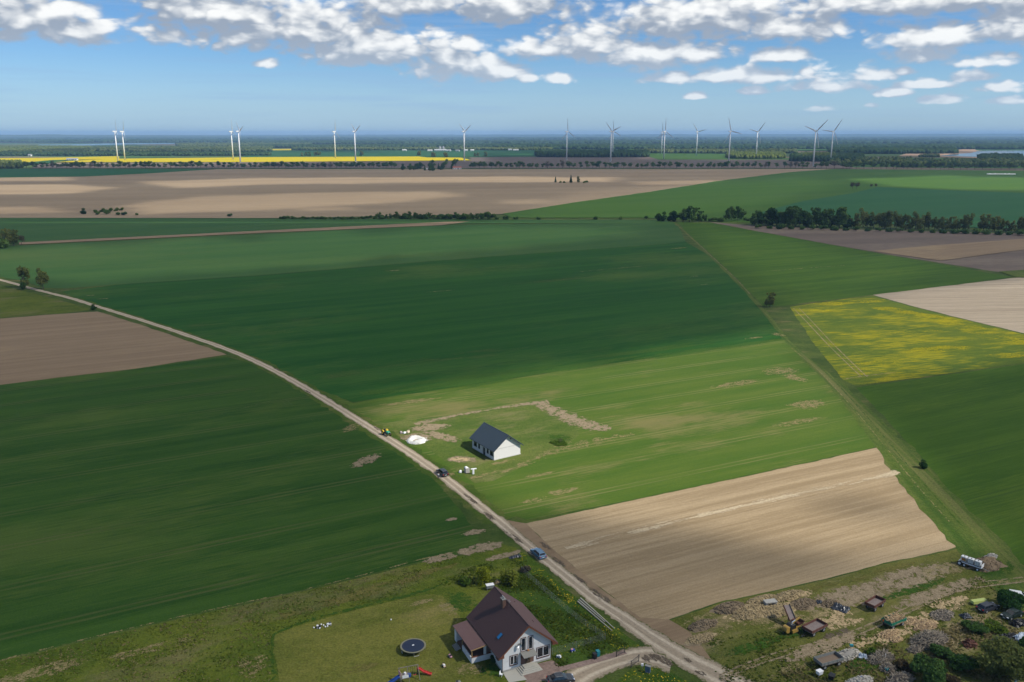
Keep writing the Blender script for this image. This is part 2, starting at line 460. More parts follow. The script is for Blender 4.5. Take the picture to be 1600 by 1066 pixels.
def strip(name, pix, widths, z, mat, jit=0.25, fades=None, world=False, cols=(-1, -0.5, 0, 0.5, 1)):
    global PATCH_N
    PATCH_N += 1; z += PATCH_N * 0.00025 if mat is not M_road else 0
    line = smooth_line([Vector(q) if world else at(*q) for q in pix])
    n_ = len(line); vs_ = []; uv = []; fade = []; d_ = 0
    for i, q in enumerate(line):
        t = (line[min(i + 1, n_ - 1)] - line[max(i - 1, 0)]).normalized(); nr = Vector((t.y, -t.x, 0))
        w = np.interp(i / (n_ - 1), np.linspace(0, 1, len(widths)), widths) / 2
        if i: d_ += (q - line[i - 1]).length
        for k in cols:
            e = q + nr * (k * w + (random.gauss(0, jit) if abs(k) == 1 else 0))
            vs_.append((e.x, e.y, z)); uv.append((k, d_)); fade.append(1 - abs(k) ** 1.5)
    m_ = len(cols)
    fs = [(i * m_ + j, i * m_ + j + 1, (i + 1) * m_ + j + 1, (i + 1) * m_ + j) for i in range(n_ - 1) for j in range(m_ - 1)]
    me = bpy.data.meshes.new(name); me.from_pydata(vs_, [], fs)
    ul = me.uv_layers.new(name='UVMap')
    for lp in me.loops: ul.data[lp.index].uv = uv[lp.vertex_index]
    a_ = me.attributes.new('fade', 'FLOAT', 'POINT'); a_.data.foreach_set('value', fade)
    return tag(link(name, me, mat), kind='structure')


# ------------------------------------------------------------------ fields
ROAD = [(-60, 425), (0, 437.5), (46, 450), (75, 457.5), (110, 466), (155, 480), (210, 497), (260, 513), (310, 530), (355, 546), (400, 565), (445, 588), (480, 608), (520, 632),
        (560, 657), (600, 682), (645, 711), (692, 744), (740, 783), (780, 815), (821, 850), (865, 885), (913, 924), (944, 946), (968, 962), (1018, 997), (1062, 1024), (1110, 1050), (1190, 1092)]


def road_edge(i0, i1, off):
    """points beside the road centre line, off metres to the right of its run towards the camera"""
    L_ = [at(*q) for q in ROAD]; out = []
    for i in range(i0, i1 + 1):
        t = (L_[min(i + 1, len(L_) - 1)] - L_[i - 1]).normalized(); out.append(L_[i] + Vector((t.y, -t.x, 0)) * off)
    return out


TR = lambda px, ang=27.5: float(-math.sin(R(ang)) * at(*px).x + math.cos(R(ang)) * at(*px).y)
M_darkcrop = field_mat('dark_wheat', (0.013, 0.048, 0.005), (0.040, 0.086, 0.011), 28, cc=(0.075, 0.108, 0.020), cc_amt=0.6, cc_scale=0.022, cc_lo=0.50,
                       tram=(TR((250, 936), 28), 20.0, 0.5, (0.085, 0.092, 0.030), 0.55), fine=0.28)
M_midcrop = field_mat('centre_wheat', (0.007, 0.050, 0.006), (0.026, 0.088, 0.011), 28, cc=(0.070, 0.112, 0.020), cc_amt=0.6, cc_scale=0.012, cc_lo=0.51,
                      tram=(TR((600, 560), 28), 20.0, 0.5, (0.05, 0.08, 0.03), 0.18), streak=(0.006, 0.10), fine=0.2)
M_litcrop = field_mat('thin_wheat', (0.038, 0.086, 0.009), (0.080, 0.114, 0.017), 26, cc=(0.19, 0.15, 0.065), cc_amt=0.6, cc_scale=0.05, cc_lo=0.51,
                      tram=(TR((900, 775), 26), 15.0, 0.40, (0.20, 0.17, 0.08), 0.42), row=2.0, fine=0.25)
M_uppercrop = field_mat('upper_wheat', (0.026, 0.076, 0.018), (0.048, 0.100, 0.024), 28.8, cc=(0.075, 0.108, 0.028), cc_amt=0.6, cc_scale=0.006, streak=(0.004, 0.05), fine=0.15)
M_rightcrop = field_mat('rye', (0.026, 0.070, 0.005), (0.060, 0.110, 0.010), 26, cc=(0.085, 0.125, 0.014), cc_amt=0.6, cc_scale=0.02, tram=(20.0, 22.0, 0.4, (0.02, 0.055, 0.012), 0.5), fine=0.2)
M_fargreen = field_mat('far_wheat', (0.036, 0.096, 0.010), (0.060, 0.118, 0.014), 27, cc=(0.06, 0.105, 0.03), cc_amt=0.4, cc_scale=0.004, streak=(0.002, 0.02), row=0.3, fine=0.08)
M_farteal = field_mat('far_barley', (0.018, 0.084, 0.026), (0.034, 0.104, 0.034), 27, cc=(0.07, 0.10, 0.05), cc_amt=0.3, cc_scale=0.006, streak=(0.002, 0.02), row=0.3, fine=0.08)
M_sand = field_mat('harrowed_sand', (0.225, 0.165, 0.094), (0.325, 0.248, 0.150), 25.8, cc=(0.215, 0.158, 0.092), cc_amt=0.45, cc_scale=0.03, streak=(0.01, 0.42), row=1.5, bump=0.08, fine=0.22, contrast=1.7)
M_brown = field_mat('brown_soil', (0.175, 0.122, 0.075), (0.255, 0.185, 0.115), 26, cc=(0.30, 0.225, 0.125), cc_amt=0.5, cc_scale=0.03, streak=(0.008, 0.22), row=1.2, fine=0.12)
M_farbrown = field_mat('far_brown_soil', (0.225, 0.165, 0.104), (0.310, 0.235, 0.150), 12, cc=(0.18, 0.132, 0.084), cc_amt=0.4, cc_scale=0.006, streak=(0.0012, 0.012), row=0.2, fine=0.06)
M_darkbrown = field_mat('dark_brown_soil', (0.105, 0.080, 0.066), (0.160, 0.122, 0.095), 12, cc=(0.21, 0.17, 0.12), cc_amt=0.4, cc_scale=0.01, streak=(0.003, 0.03), row=0.3, fine=0.06)
M_palebrown = field_mat('pale_ridged_soil', (0.225, 0.180, 0.128), (0.36, 0.30, 0.22), 5, streak=(0.004, 0.55), row=0.9, contrast=1.5, fine=0.1)
M_rape = field_mat('thin_rapeseed', (0.050, 0.088, 0.012), (0.10, 0.125, 0.010), 15, cc=(0.50, 0.39, 0.0), cc_amt=0.35, cc_scale=0.06, cc_lo=0.50, streak=(0.02, 0.06), row=1.0, fine=0.7, cc_row=0.9)
M_rapefull = field_mat('rapeseed_in_flower', (0.44, 0.345, 0.0), (0.56, 0.45, 0.0), 10, streak=(0.002, 0.02), row=0.2, fine=0.06)
M_lawn = meadow_mat('mown_lawn', (0.080, 0.096, 0.014), (0.150, 0.146, 0.030), (0.20, 0.165, 0.06), 0.6, scale=1.0)
M_rough = meadow_mat('rough_grass', (0.050, 0.080, 0.007), (0.105, 0.124, 0.015), (0.155, 0.125, 0.065), 0.55)
M_yard = meadow_mat('yard_grass', (0.070, 0.086, 0.014), (0.125, 0.122, 0.030), (0.24, 0.19, 0.105), 1.0)
M_verge = meadow_mat('verge_grass', (0.026, 0.068, 0.006), (0.062, 0.098, 0.010), (0.11, 0.10, 0.035), 0.3, yellow=0.75)
M_vergeplain = meadow_mat('plain_verge_grass', (0.034, 0.070, 0.008), (0.070, 0.102, 0.014), (0.15, 0.125, 0.05), 0.5)
M_garden = meadow_mat('garden_grass', (0.030, 0.068, 0.008), (0.058, 0.094, 0.012), (0.09, 0.09, 0.03), 0.35, yellow=0.35)
M_plot = meadow_mat('plot_grass', (0.050, 0.088, 0.013), (0.092, 0.118, 0.024), (0.20, 0.165, 0.08), 0.5)
M_track = meadow_mat('track_grass', (0.040, 0.078, 0.010), (0.090, 0.116, 0.022), (0.17, 0.145, 0.06), 0.5, ang=-95, an=5.0)
M_earth = soft_mat('bare_earth', (0.19, 0.148, 0.092), (0.275, 0.218, 0.14), amt=0.82, lo=0.1, hi=0.6)
M_straw = soft_mat('dead_grass', (0.165, 0.142, 0.062), (0.25, 0.20, 0.095), amt=0.62, stretch=1.5)
M_damp = soft_mat('damp_earth', (0.085, 0.066, 0.048), (0.14, 0.11, 0.078), ang=-60, amt=0.8, scale=1.1, stretch=4)
M_wood_chip = soft_mat('wood_chips', (0.27, 0.20, 0.11), (0.44, 0.335, 0.19), amt=0.85)
M_lush = soft_mat('lush_grass', (0.020, 0.060, 0.006), (0.048, 0.090, 0.010), amt=0.9, scale=0.9)
M_olive = soft_mat('olive_grass', (0.09, 0.09, 0.02), (0.14, 0.125, 0.035), amt=0.75, scale=0.3, stretch=3)
M_thincrop = soft_mat('thin_crop', (0.050, 0.088, 0.022), (0.085, 0.108, 0.030), amt=0.5, scale=0.10, stretch=6, lo=0.35, hi=0.95)
M_pale_tilth = soft_mat('pale_tilth', (0.36, 0.29, 0.19), (0.44, 0.36, 0.24), ang=25.8, amt=0.75, scale=0.5, stretch=9)

# far plain, rear to front
for k_, (x0, x1, y0, y1) in enumerate(((560, 700, 219.5, 220.6), (1000, 1110, 218.6, 219.8), (1120, 1300, 220, 221.2), (700, 800, 226.2, 227.4), (60, 230, 231.5, 233), (120, 260, 236, 238), (1330, 1420, 226, 227.6), (880, 960, 226.3, 227.6), (1540, 1640, 221.5, 222.8), (1180, 1290, 234.6, 236.6), (300, 420, 219, 220), (640, 760, 222.6, 223.8), (500, 640, 226.6, 228.2), (980, 1090, 234.4, 236.4))):
    sheet('distant_field', [(x0, y0), (x1, y0 - .2), (x1 + 6, y1), (x0 - 8, y1 + .1)], 3.0 + k_ * .2, (M_palebrown, M_fargreen, M_rapefull, M_farbrown)[k_ % 4] if k_ % 4 != 2 or k_ == 2 else M_fargreen)
sheet('rapeseed_strip', [(300, 233.6), (510, 233), (512, 235), (300, 235.6)], 1.2, M_rapefull)
sheet('green_field', [(380, 236), (840, 234.5), (842, 245.5), (380, 246)], 1.0, M_farteal)
sheet('green_field', [(995, 240), (1095, 239.5), (1235, 247.5), (1235, 250), (1030, 250)], 1.1, M_fargreen)
sheet('brown_field', [(735, 246.5), (1000, 243), (1035, 249), (1240, 250), (1330, 253), (1330, 263.5), (50, 263.5), (60, 256), (735, 252)], 0.8, M_darkbrown)
sheet('green_field', [(38, 254.2), (75, 251), (110, 250), (90, 254.5), (60, 257.2)], 1.1, M_farteal)
sheet('rapeseed_field', [(-60, 248.3), (60, 247.3), (186, 244.6), (186, 249), (80, 250.8), (45, 254), (-60, 254.6)], 1.2, M_rapefull)
sheet('rapeseed_field', [(84, 254.2), (140, 250.4), (186, 248.6), (400, 246.2), (655, 245.2), (668, 246.8), (720, 247), (737, 251.2), (400, 253.9)], 1.4, M_rapefull)
sheet('pale_farm_track', [(80, 255.2), (400, 255), (400, 255.8), (80, 256.6)], 1.3, M_palebrown)
sheet('green_field', [(1240, 249), (1470, 249), (1470, 262), (1340, 260), (1250, 253)], 0.7, M_fargreen)
sheet('green_field', [(1400, 246.5), (1650, 249), (1650, 264), (1400, 262)], 0.75, M_fargreen)
# belt in front of the avenue
sheet('wheat_field', [(-80, 264.5), (340, 264.5), (232, 271.5), (130, 276.5), (-80, 279)], 0.6, M_farteal)
sheet('ploughed_field', [(-80, 279), (130, 276.2), (232, 271.2), (340, 264.8), (1300, 264.5), (1232, 270), (1120, 284), (1020, 300), (900, 317), (785, 335), (430, 341.5), (-80, 341)], 0.45, M_farbrown)
sheet('wheat_field', [(785, 334.6), (900, 316.6), (1020, 299.6), (1120, 283.6), (1232, 269.6), (1300, 264.6), (1680, 268), (1680, 352), (1200, 350), (1000, 341), (800, 341)], 0.5, M_fargreen)
sheet('barley_field', [(1185, 333), (1255, 315), (1330, 303), (1372, 293), (1480, 298), (1680, 305), (1680, 362), (1500, 356), (1200, 343)], 0.7, M_farteal)
# middle ground
sheet('wheat_field', [(-80, 341), (430, 342), (800, 344), (1040, 344), (1050, 348), (720, 350), (30, 381), (-80, 388)], 0.3, M_uppercrop)
sheet('wheat_field', [(-80, 388), (30, 384), (700, 351.5), (1052, 347.5), (1062, 358), (1071, 377), (1040, 381), (700, 406), (400, 430.5), (190, 444), (105, 451), (70, 450), (40, 440), (-80, 418)], 0.0450, M_uppercrop)
sheet('ploughed_strip', [(30, 379.5), (690, 347.5), (735, 346.5), (690, 352.5), (400, 365), (30, 383)], 0.4, M_brown)
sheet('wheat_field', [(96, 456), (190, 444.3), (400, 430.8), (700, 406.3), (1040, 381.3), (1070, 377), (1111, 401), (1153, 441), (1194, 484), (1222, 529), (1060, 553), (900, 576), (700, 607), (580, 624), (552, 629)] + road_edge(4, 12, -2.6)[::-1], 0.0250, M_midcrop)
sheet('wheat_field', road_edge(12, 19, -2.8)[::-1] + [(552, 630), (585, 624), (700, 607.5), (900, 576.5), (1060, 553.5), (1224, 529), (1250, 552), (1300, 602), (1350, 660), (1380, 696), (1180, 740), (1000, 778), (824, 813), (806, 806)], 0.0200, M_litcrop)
sheet('wheat_field', [(1058, 347.5), (1112, 349), (1180, 361), (1330, 389), (1450, 410), (1582, 433), (1470, 448), (1362, 461), (1250, 474), (1226, 478), (1192, 478), (1154, 438), (1112, 398), (1072, 362)], 0.0500, M_rightcrop)
sheet('ploughed_field', [(1108, 347), (1180, 353), (1300, 358), (1500, 363), (1680, 367), (1680, 424), (1570, 427), (1400, 400), (1180, 361)], 0.0550, M_darkbrown)
sheet('ploughed_field', [(1362, 393), (1460, 384), (1600, 374), (1680, 372), (1680, 388), (1600, 391), (1470, 408)], 0.4, M_brown)
sheet('grass_field', [(1560, 425), (1680, 417), (1680, 438), (1590, 434)], 0.3, M_track)
sheet('ridged_field', [(1364, 461), (1470, 448), (1578, 435), (1680, 428), (1680, 546), (1600, 521), (1500, 497), (1420, 477)], 0.0300, M_palebrown)
sheet('rapeseed_field', [(1234, 480), (1300, 470), (1364, 462.5), (1420, 478.5), (1500, 498.5), (1600, 523), (1680, 548), (1680, 556), (1450, 588), (1336, 603), (1318, 594), (1270, 535)], 0.0350, M_rape)
sheet('rye_field', [(1338, 606), (1450, 590), (1680, 558), (1680, 990), (1600, 893), (1560, 850), (1500, 788), (1440, 715), (1385, 655)], 0.0175, M_rightcrop)
sheet('ploughed_field', [(-80, 507), (0, 498), (90, 491), (152, 487), (215, 506), (300, 535), (354, 554), (220, 575), (90, 590), (-80, 612)], 0.0175, M_brown)
sheet('meadow', [(-80, 440), (0, 446), (40, 456), (90, 468), (146, 484), (90, 490), (0, 497), (-80, 505)], 0.0125, M_rough)
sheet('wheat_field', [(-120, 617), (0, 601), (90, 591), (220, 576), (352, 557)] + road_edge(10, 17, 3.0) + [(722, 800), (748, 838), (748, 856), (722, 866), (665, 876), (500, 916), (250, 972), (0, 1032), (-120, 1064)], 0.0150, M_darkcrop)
sheet('harrowed_field', [(822, 818), (1000, 779.5), (1180, 741.5), (1382, 697), (1410, 730), (1450, 775), (1490, 820), (1522, 848), (1480, 860), (1380, 880), (1300, 902), (1200, 925), (1120, 942), (1045, 968), (1000, 965), (930, 912), (868, 862)], 0.0125, M_sand)
sheet('headland_soil', [(790, 812), (822, 818), (868, 862), (930, 912), (1000, 965), (1045, 968), (1078, 988), (1115, 1035), (1100, 1045), (1062, 1026), (1018, 998), (968, 963), (913, 925), (865, 886), (821, 851)], 0.0150, M_brown)

# tracks, verges and gardens
M_road, n = new_mat('sandy_track')
uvn = n.add('ShaderNodeTexCoord', (), 2); ux, uy, _ = n.sep(uvn)
p = n.add('ShaderNodeNewGeometry', (), 0)
w1 = n.noise(n.xyz(n.m('MULTIPLY', ux, 2.4), n.m('MULTIPLY', uy, 0.10), 0), 1.0, 6, 0.65)
w2 = n.noise(n.xyz(n.m('MULTIPLY', ux, 5.5), n.m('MULTIPLY', uy, 0.05), 3), 1.0, 3, 0.6)
w3 = n.noise(p, 1.7, 5, 0.7)
rut = n.sstep(n.m('ABSOLUTE', n.m('SUBTRACT', n.m('ABSOLUTE', n.m('MULTIPLY_ADD', n.m('SUBTRACT', w1, 0.5), 0.5, ux)), 0.45)), 0.28, 0.05)
col = n.mix(rut, (0.31, 0.250, 0.178), (0.46, 0.385, 0.285))
col = n.mix(n.m('MULTIPLY', n.sstep(w2, 0.55, 0.70), 0.45), col, (0.17, 0.138, 0.10))
col = n.mix(n.m('MULTIPLY', n.sstep(w1, 0.56, 0.72), 0.4), col, (0.21, 0.17, 0.125))
eg = n.sstep(n.m('MULTIPLY_ADD', n.m('SUBTRACT', w3, 0.5), 1.1, n.m('ABSOLUTE', ux)), 0.80, 1.02)
col = n.mix(eg, col, (0.075, 0.085, 0.025))
col = n.scale(col, n.lin(w3, 0.25, 0.75, 0.75, 1.25))
finish(n, col, 0.95, 0, n.m('ADD', w1, w3), 0.12, spec=0.08)

strip('verge', ROAD[3:20], [6, 6, 6, 6.4, 6.8, 7, 7], 0.0325, M_vergeplain, jit=0.5)
strip('dirt_road', ROAD, [3.4, 3.4, 3.4, 3.4, 3.4, 3.5, 3.6, 3.6, 3.5, 3.4, 3.6, 5.2, 7.0], 0.0400, M_road, jit=0.18)
strip('grass_track', [(1052, 346), (1068, 360), (1110, 400), (1150, 440), (1195, 488), (1226, 528), (1262, 563), (1310, 605), (1360, 660), (1402, 706), (1450, 765), (1510, 830), (1570, 895), (1640, 960)],
      [1.5, 1.8, 2.2, 3.0, 7.0, 11, 12, 12], 0.0425, M_track, jit=0.35)
for off, wd in ((-1.6, 0.9), (0.5, 1.0)):
    pts = [at(*q) + Vector((off, 0, 0)) for q in ((1240, 542), (1286, 580), (1335, 632), (1385, 690), (1440, 756), (1500, 822))]
    strip('wheel_rut', pts, [wd], 0.0500, M_straw if off < 0 else M_lush, world=True, jit=0.1)
strip('wheel_rut', [(1056, 350), (1085, 376), (1120, 408), (1150, 436), (1172, 460)], [2.6, 2.2, 1.8], 0.0525, M_straw, jit=0.2)
for dxp in (0, 9): strip('wheel_rut', [(1240 + dxp, 482), (1262 + dxp, 505), (1295 + dxp, 540), (1336 + dxp, 580), (1346 + dxp, 589)], [0.9], 0.0575, M_earth, jit=0.1)
strip('wheel_rut', [(1318, 593), (1345, 588.5), (1400, 582)], [0.8], 0.0575, M_earth, jit=0.1)

sheet('rough_meadow', [(-120, 1066), (0, 1034), (250, 974), (500, 918), (665, 878), (722, 868), (748, 858), (770, 846), (806, 856), (850, 905), (905, 952), (960, 992), (1000, 1010), (985, 1020), (900, 1040), (860, 1060), (860, 1200), (-120, 1200)], 0.0075, M_rough)
sheet('lawn', [(428, 992), (470, 977), (560, 952), (640, 934), (672, 928), (692, 932), (706, 944), (730, 985), (775, 1066), (800, 1130), (460, 1150), (436, 1060), (427, 1020)], 0.0150, M_lawn)
sheet('garden_grass', [(775, 905), (815, 893), (850, 925), (900, 968), (945, 998), (900, 1012), (862, 1024), (800, 965)], 0.0155, M_garden)
sheet('verge', [(806, 858), (832, 872), (880, 918), (930, 956), (985, 998), (1000, 1008), (985, 1017), (962, 1014), (945, 999), (900, 968), (850, 925), (815, 893)], 0.0175, M_verge)
sheet('front_grass', [(862, 1024), (945, 999), (980, 1014), (940, 1028), (876, 1046), (866, 1034)], 0.0165, M_garden)
sheet('corner_grass', [(962, 1066), (985, 1046), (1008, 1036), (1040, 1046), (1075, 1066), (1120, 1100), (940, 1100)], 0.0175, M_verge)
sheet('building_plot', [(604, 662), (650, 655), (700, 650), (845, 632), (890, 650), (905, 680), (880, 700), (845, 715), (800, 738), (770, 752), (742, 756), (700, 724), (655, 692)], 0.0250, M_plot)
sheet('yard_grass', [(1045, 970), (1120, 944), (1200, 927), (1300, 904), (1380, 882), (1480, 862), (1522, 850), (1580, 905), (1680, 1010), (1680, 1200), (1180, 1200), (1125, 1062), (1090, 1025)], 0.0112, M_yard)

# bare, damp and worn places
def soft_e(name, cx, cy_, rx, ry, z, mat, rot=0.0, rough=0.12, k=12):
    """ellipse on the ground given by its centre pixel and half axes in metres"""
    c = at(cx, cy_)
    pts = [c + Matrix.Rotation(R(rot), 3, 'Z') @ Vector((rx * math.cos(t), ry * math.sin(t), 0)) for t in [2 * math.pi * i / k for i in range(k)]]
    return soft(name, pts, z, mat, rough, world=True, jsize=min(rx, ry) * 0.6)


# house plot
strip('bare_strip', [(648, 663), (700, 652), (760, 641), (820, 632), (858, 629)], [6, 4, 3.4, 4.5, 9], 0.0500, M_earth, jit=0.4)
strip('bare_strip', [(845, 632), (880, 648), (905, 660), (935, 668), (955, 670)], [9, 13, 14, 11, 6], 0.0525, M_earth, jit=0.8)
strip('bare_strip', [(990, 678), (930, 690), (880, 700), (840, 716), (800, 733), (760, 742), (735, 748)], [5, 10, 10, 7, 5, 5, 4], 0.0525, M_straw, jit=0.6)
soft_e('bare_patch', 672, 668, 9, 4.5, 0.0550, M_earth, 25); soft_e('bare_patch', 690, 682, 10, 3.5, 0.0575, M_earth, -40)
soft_e('bare_patch', 652, 684, 7, 5, 0.0600, M_earth, 0); soft_e('sand_patch', 721, 718, 4.2, 2.6, 0.0600, M_wood_chip, 0); soft_e('bare_patch', 722, 718, 6, 3.5, 0.0550, M_earth, 0)
soft_e('bare_patch', 785, 722, 6, 1.5, 0.0563, M_straw, 33); soft_e('lush_patch', 875, 684, 6, 4, 0.0625, M_lush, 10)
for cx, cy_, rx, ry in ((842, 742, 7, 1.4), (700, 742, 3, 2), (1220, 580, 12, 7), (1262, 632, 12, 6), (1245, 660, 14, 3), (880, 768, 7, 2.4), (835, 782, 6, 2), (1150, 600, 16, 4), (1240, 590, 5, 9), (640, 628, 16, 3), (755, 690, 3, 1)):
    soft_e('bare_patch', cx, cy_, rx, ry, 0.0550, M_straw, 26, 0.2)
for cx, cy_, rx, ry in ((700, 560, 60, 9), (450, 520, 30, 9), (330, 505, 20, 8), (560, 580, 30, 12), (850, 440, 60, 5), (960, 420, 60, 4), (480, 500, 14, 6), (300, 395, 60, 12), (640, 400, 80, 10), (150, 420, 40, 12)):
    soft_e('thin_crop_patch', cx, cy_, rx, ry, 0.0500, M_thincrop, 28, 0.2)
for cx, cy_, rx, ry in ((615, 423, 9, 2.5), (1085, 432, 5, 1.6), (1216, 523, 4, 5), (1180, 528, 9, 1.5), (690, 455, 14, 1.2), (140, 462, 4, 2), (162, 467, 5, 2), (1060, 388, 14, 3), (1100, 445, 7, 1.4)):
    soft_e('bare_patch', cx, cy_, rx, ry, 0.0600, M_straw, 26, 0.2)
strip('bare_strip', [(905, 425), (960, 420), (1010, 415)], [1.5, 3, 1.5], 0.0625, M_straw, jit=0.3)
strip('bare_strip', [(1198, 424), (1260, 419), (1320, 415)], [1.6, 3, 1.6], 0.07, M_straw, jit=0.3)
M_rapeflower = soft_mat('rapeseed_flowers', (0.40, 0.33, 0.0), (0.56, 0.45, 0.0), ang=10, amt=0.42, scale=0.12, stretch=3)
for cx, cy_, rx, ry, rot in ((1300, 474, 26, 8, 12), (1350, 471, 20, 7, 5), (1400, 485, 26, 10, -60), (1440, 492, 30, 9, -55), (1490, 506, 30, 10, -52), (1545, 522, 26, 10, -50), (1590, 534, 22, 10, -45), (1285, 486, 12, 8, 0), (1370, 568, 22, 4, 12), (1480, 545, 30, 8, 15), (1570, 556, 26, 6, 14), (1420, 520, 26, 7, 12)):
    soft_e('flower_patch', cx, cy_, rx, ry, 0.050, M_rapeflower, rot, 0.2)
strip('half_lit_crop_edge', [(575, 622), (700, 600), (900, 570), (1060, 546), (1215, 522)], [26, 34, 36, 34, 26], 0.040, soft_mat('half_lit_crop', (0.026, 0.080, 0.009), (0.052, 0.100, 0.014), ang=28, amt=0.7, scale=0.10, stretch=8), jit=1.0)  # lighter green strip paints the half-lit fringe of the centre wheat
# left field
soft_e('bare_patch', 572, 720, 3.2, 8, 0.0500, M_earth, -30, 0.25); soft_e('bare_patch', 550, 668, 3, 8, 0.0500, M_straw, -20, 0.25)
for cx, cy_, rx, ry in ((740, 832, 4, 2), (755, 856, 7, 3), (790, 868, 7, 1.6), (730, 862, 4, 2.5), (705, 812, 2, 1.3), (690, 872, 6, 2)): soft_e('bare_patch', cx, cy_, rx, ry, 0.0500, M_earth, 27, 0.25)
strip('bare_strip', [(0, 1032), (250, 971), (500, 915.5), (660, 874), (720, 862)], [1.0, 0.8, 0.7, 1.2, 2.0], 0.0375, M_straw, jit=0.2)
for a_, b_ in (((280, 665), (430, 625)), ((60, 707), (270, 672)), ((300, 640), (420, 612)), ((270, 678), (430, 640))): strip('bare_strip', [a_, ((a_[0] + b_[0]) / 2, (a_[1] + b_[1]) / 2), b_], [0.8, 2.6, 0.9], 0.0475, M_thincrop, jit=0.3)
for off in (0, 2.1):
    strip('wheel_rut', [at(*q) + Vector((off, 0, 0)) for q in ((385, 580), (440, 627), (520, 690), (600, 755), (680, 830))], [0.6], 0.0500, M_thincrop, world=True, jit=0.1)
# rough meadow and lawn
strip('lush_edge', [(430, 1062), (426, 1020), (428, 994), (470, 974), (560, 949), (640, 930), (700, 910)], [2.2, 1.6, 1.6, 2.2, 2.4, 2.6, 1.5], 0.0400, M_lush, jit=0.35)
strip('olive_strip', [(440, 966), (520, 940), (620, 912), (720, 880)], [4, 6, 7, 5], 0.0300, M_olive, jit=0.5)
soft_e('bare_patch', 395, 1040, 3.5, 5, 0.0325, M_straw, 10, 0.2); soft_e('bare_patch', 60, 1050, 12, 3, 0.0325, M_straw, 26, 0.2); soft_e('bare_patch', 230, 1015, 12, 2, 0.0325, M_straw, 26, 0.2)
soft_e('dry_patch', 700, 950, 2.2, 5, 0.0325, M_straw, 25, 0.2); soft_e('dry_patch', 655, 942, 5, 1.2, 0.0325, M_straw, 25, 0.2)
soft_e('dry_patch', 735, 1046, 4, 2.5, 0.0325, M_straw, 25, 0.2); soft_e('dry_patch', 560, 1045, 5, 2, 0.0325, M_olive, 25, 0.2)
soft_e('lush_patch', 772, 1046, 4, 2.4, 0.0350, M_lush, 25); soft_e('lush_patch', 720, 940, 6, 4, 0.0350, M_lush, -60)
# road: damp hollows
for cx, cy_, rx, ry, rot in ((735, 780, 6.5, 1.0, -60), (765, 808, 4.5, 1.0, -60), (800, 838, 6, 1.0, -58), (850, 852, 4, 0.9, -58), (870, 876, 4.5, 0.9, -58), (938, 932, 5.0, 1.3, -58), (1022, 1028, 3.4, 1.6, 10), (1040, 1034, 2.2, 1.6, -60), (1075, 1032, 1.4, 0.8, -50),
                             (1095, 1052, 1.5, 1.0, -40), (906, 905, 3.5, 0.8, -58), (590, 671, 4, 0.7, -55), (432, 577, 3, 0.9, -40), (480, 612, 5, 0.8, -50)):
    soft_e('damp_patch', cx, cy_, rx, ry, 0.0600, M_damp, rot, 0.2)
strip('driveway', [(1050, 1030), (1005, 1024), (960, 1034), (915, 1052), (880, 1074), (850, 1100)], [9, 5.5, 4.6, 5, 6, 7], 0.0362, M_road, jit=0.15)
# yard
strip('pale_tilth_band', [(885, 858), (1060, 815), (1230, 775), (1405, 738)], [4, 4.5, 5, 6], 0.0350, M_pale_tilth, jit=0.2)
strip('pale_tilth_band', [(930, 842), (1080, 806), (1240, 770)], [1.2, 1.6, 1.2], 0.0375, M_pale_tilth, jit=0.2)
strip('yard_track', [(1130, 1062), (1165, 1043), (1220, 1024), (1290, 1006), (1350, 985), (1420, 955), (1500, 922), (1600, 908), (1680, 905)], [4, 3.4, 3.0, 3.6, 4, 3.5, 3, 3.5], 0.0350, M_straw, jit=0.3)
for o_ in (-0.9, 0.9):
    strip('wheel_rut', [at(*q) + Vector((0.3 * o_, o_, 0)) for q in ((1125, 1060), (1165, 1042), (1220, 1023), (1290, 1005), (1350, 984), (1420, 953), (1500, 920), (1600, 906))], [0.7], 0.0450, M_earth, world=True, jit=0.1)
for cx, cy_, rx, ry, m_ in ((1120, 985, 7, 2.5, M_straw), (1180, 955, 11, 4, M_wood_chip), (1230, 935, 9, 3, M_wood_chip), (1205, 965, 10, 3, M_straw), (1095, 1000, 5, 2, M_earth), (1330, 932, 15, 4.5, M_earth), (1420, 903, 18, 4.5, M_earth), (1130, 965, 12, 5, M_straw), (1250, 965, 12, 4, M_straw), (1480, 890, 12, 3.5, M_straw), (1470, 925, 18, 2.5, M_earth), (1290, 1010, 14, 2.5, M_earth), (1300, 963, 7, 3, M_wood_chip),
                            (1320, 975, 6, 2.2, M_wood_chip), (1390, 995, 8, 2.8, M_wood_chip), (1440, 970, 8, 3, M_wood_chip), (1480, 945, 6, 3, M_wood_chip), (1500, 936, 3, 1.6, M_wood_chip), (1345, 1005, 6, 1.8, M_wood_chip), (1310, 990, 5, 1.4, M_damp),
                            (1240, 990, 6, 1.6, M_lush), (1180, 1010, 9, 2.2, M_lush), (1430, 920, 14, 2.0, M_lush), (1560, 890, 8, 3, M_lush), (1350, 1040, 7, 3, M_lush), (1240, 1045, 6, 2, M_straw), (1280, 920, 8, 1.6, M_olive), (1380, 893, 12, 1.4, M_olive)):
    soft_e('yard_patch', cx, cy_, rx, ry, 0.034 + random.random() * 0.012, m_, 26, 0.2)

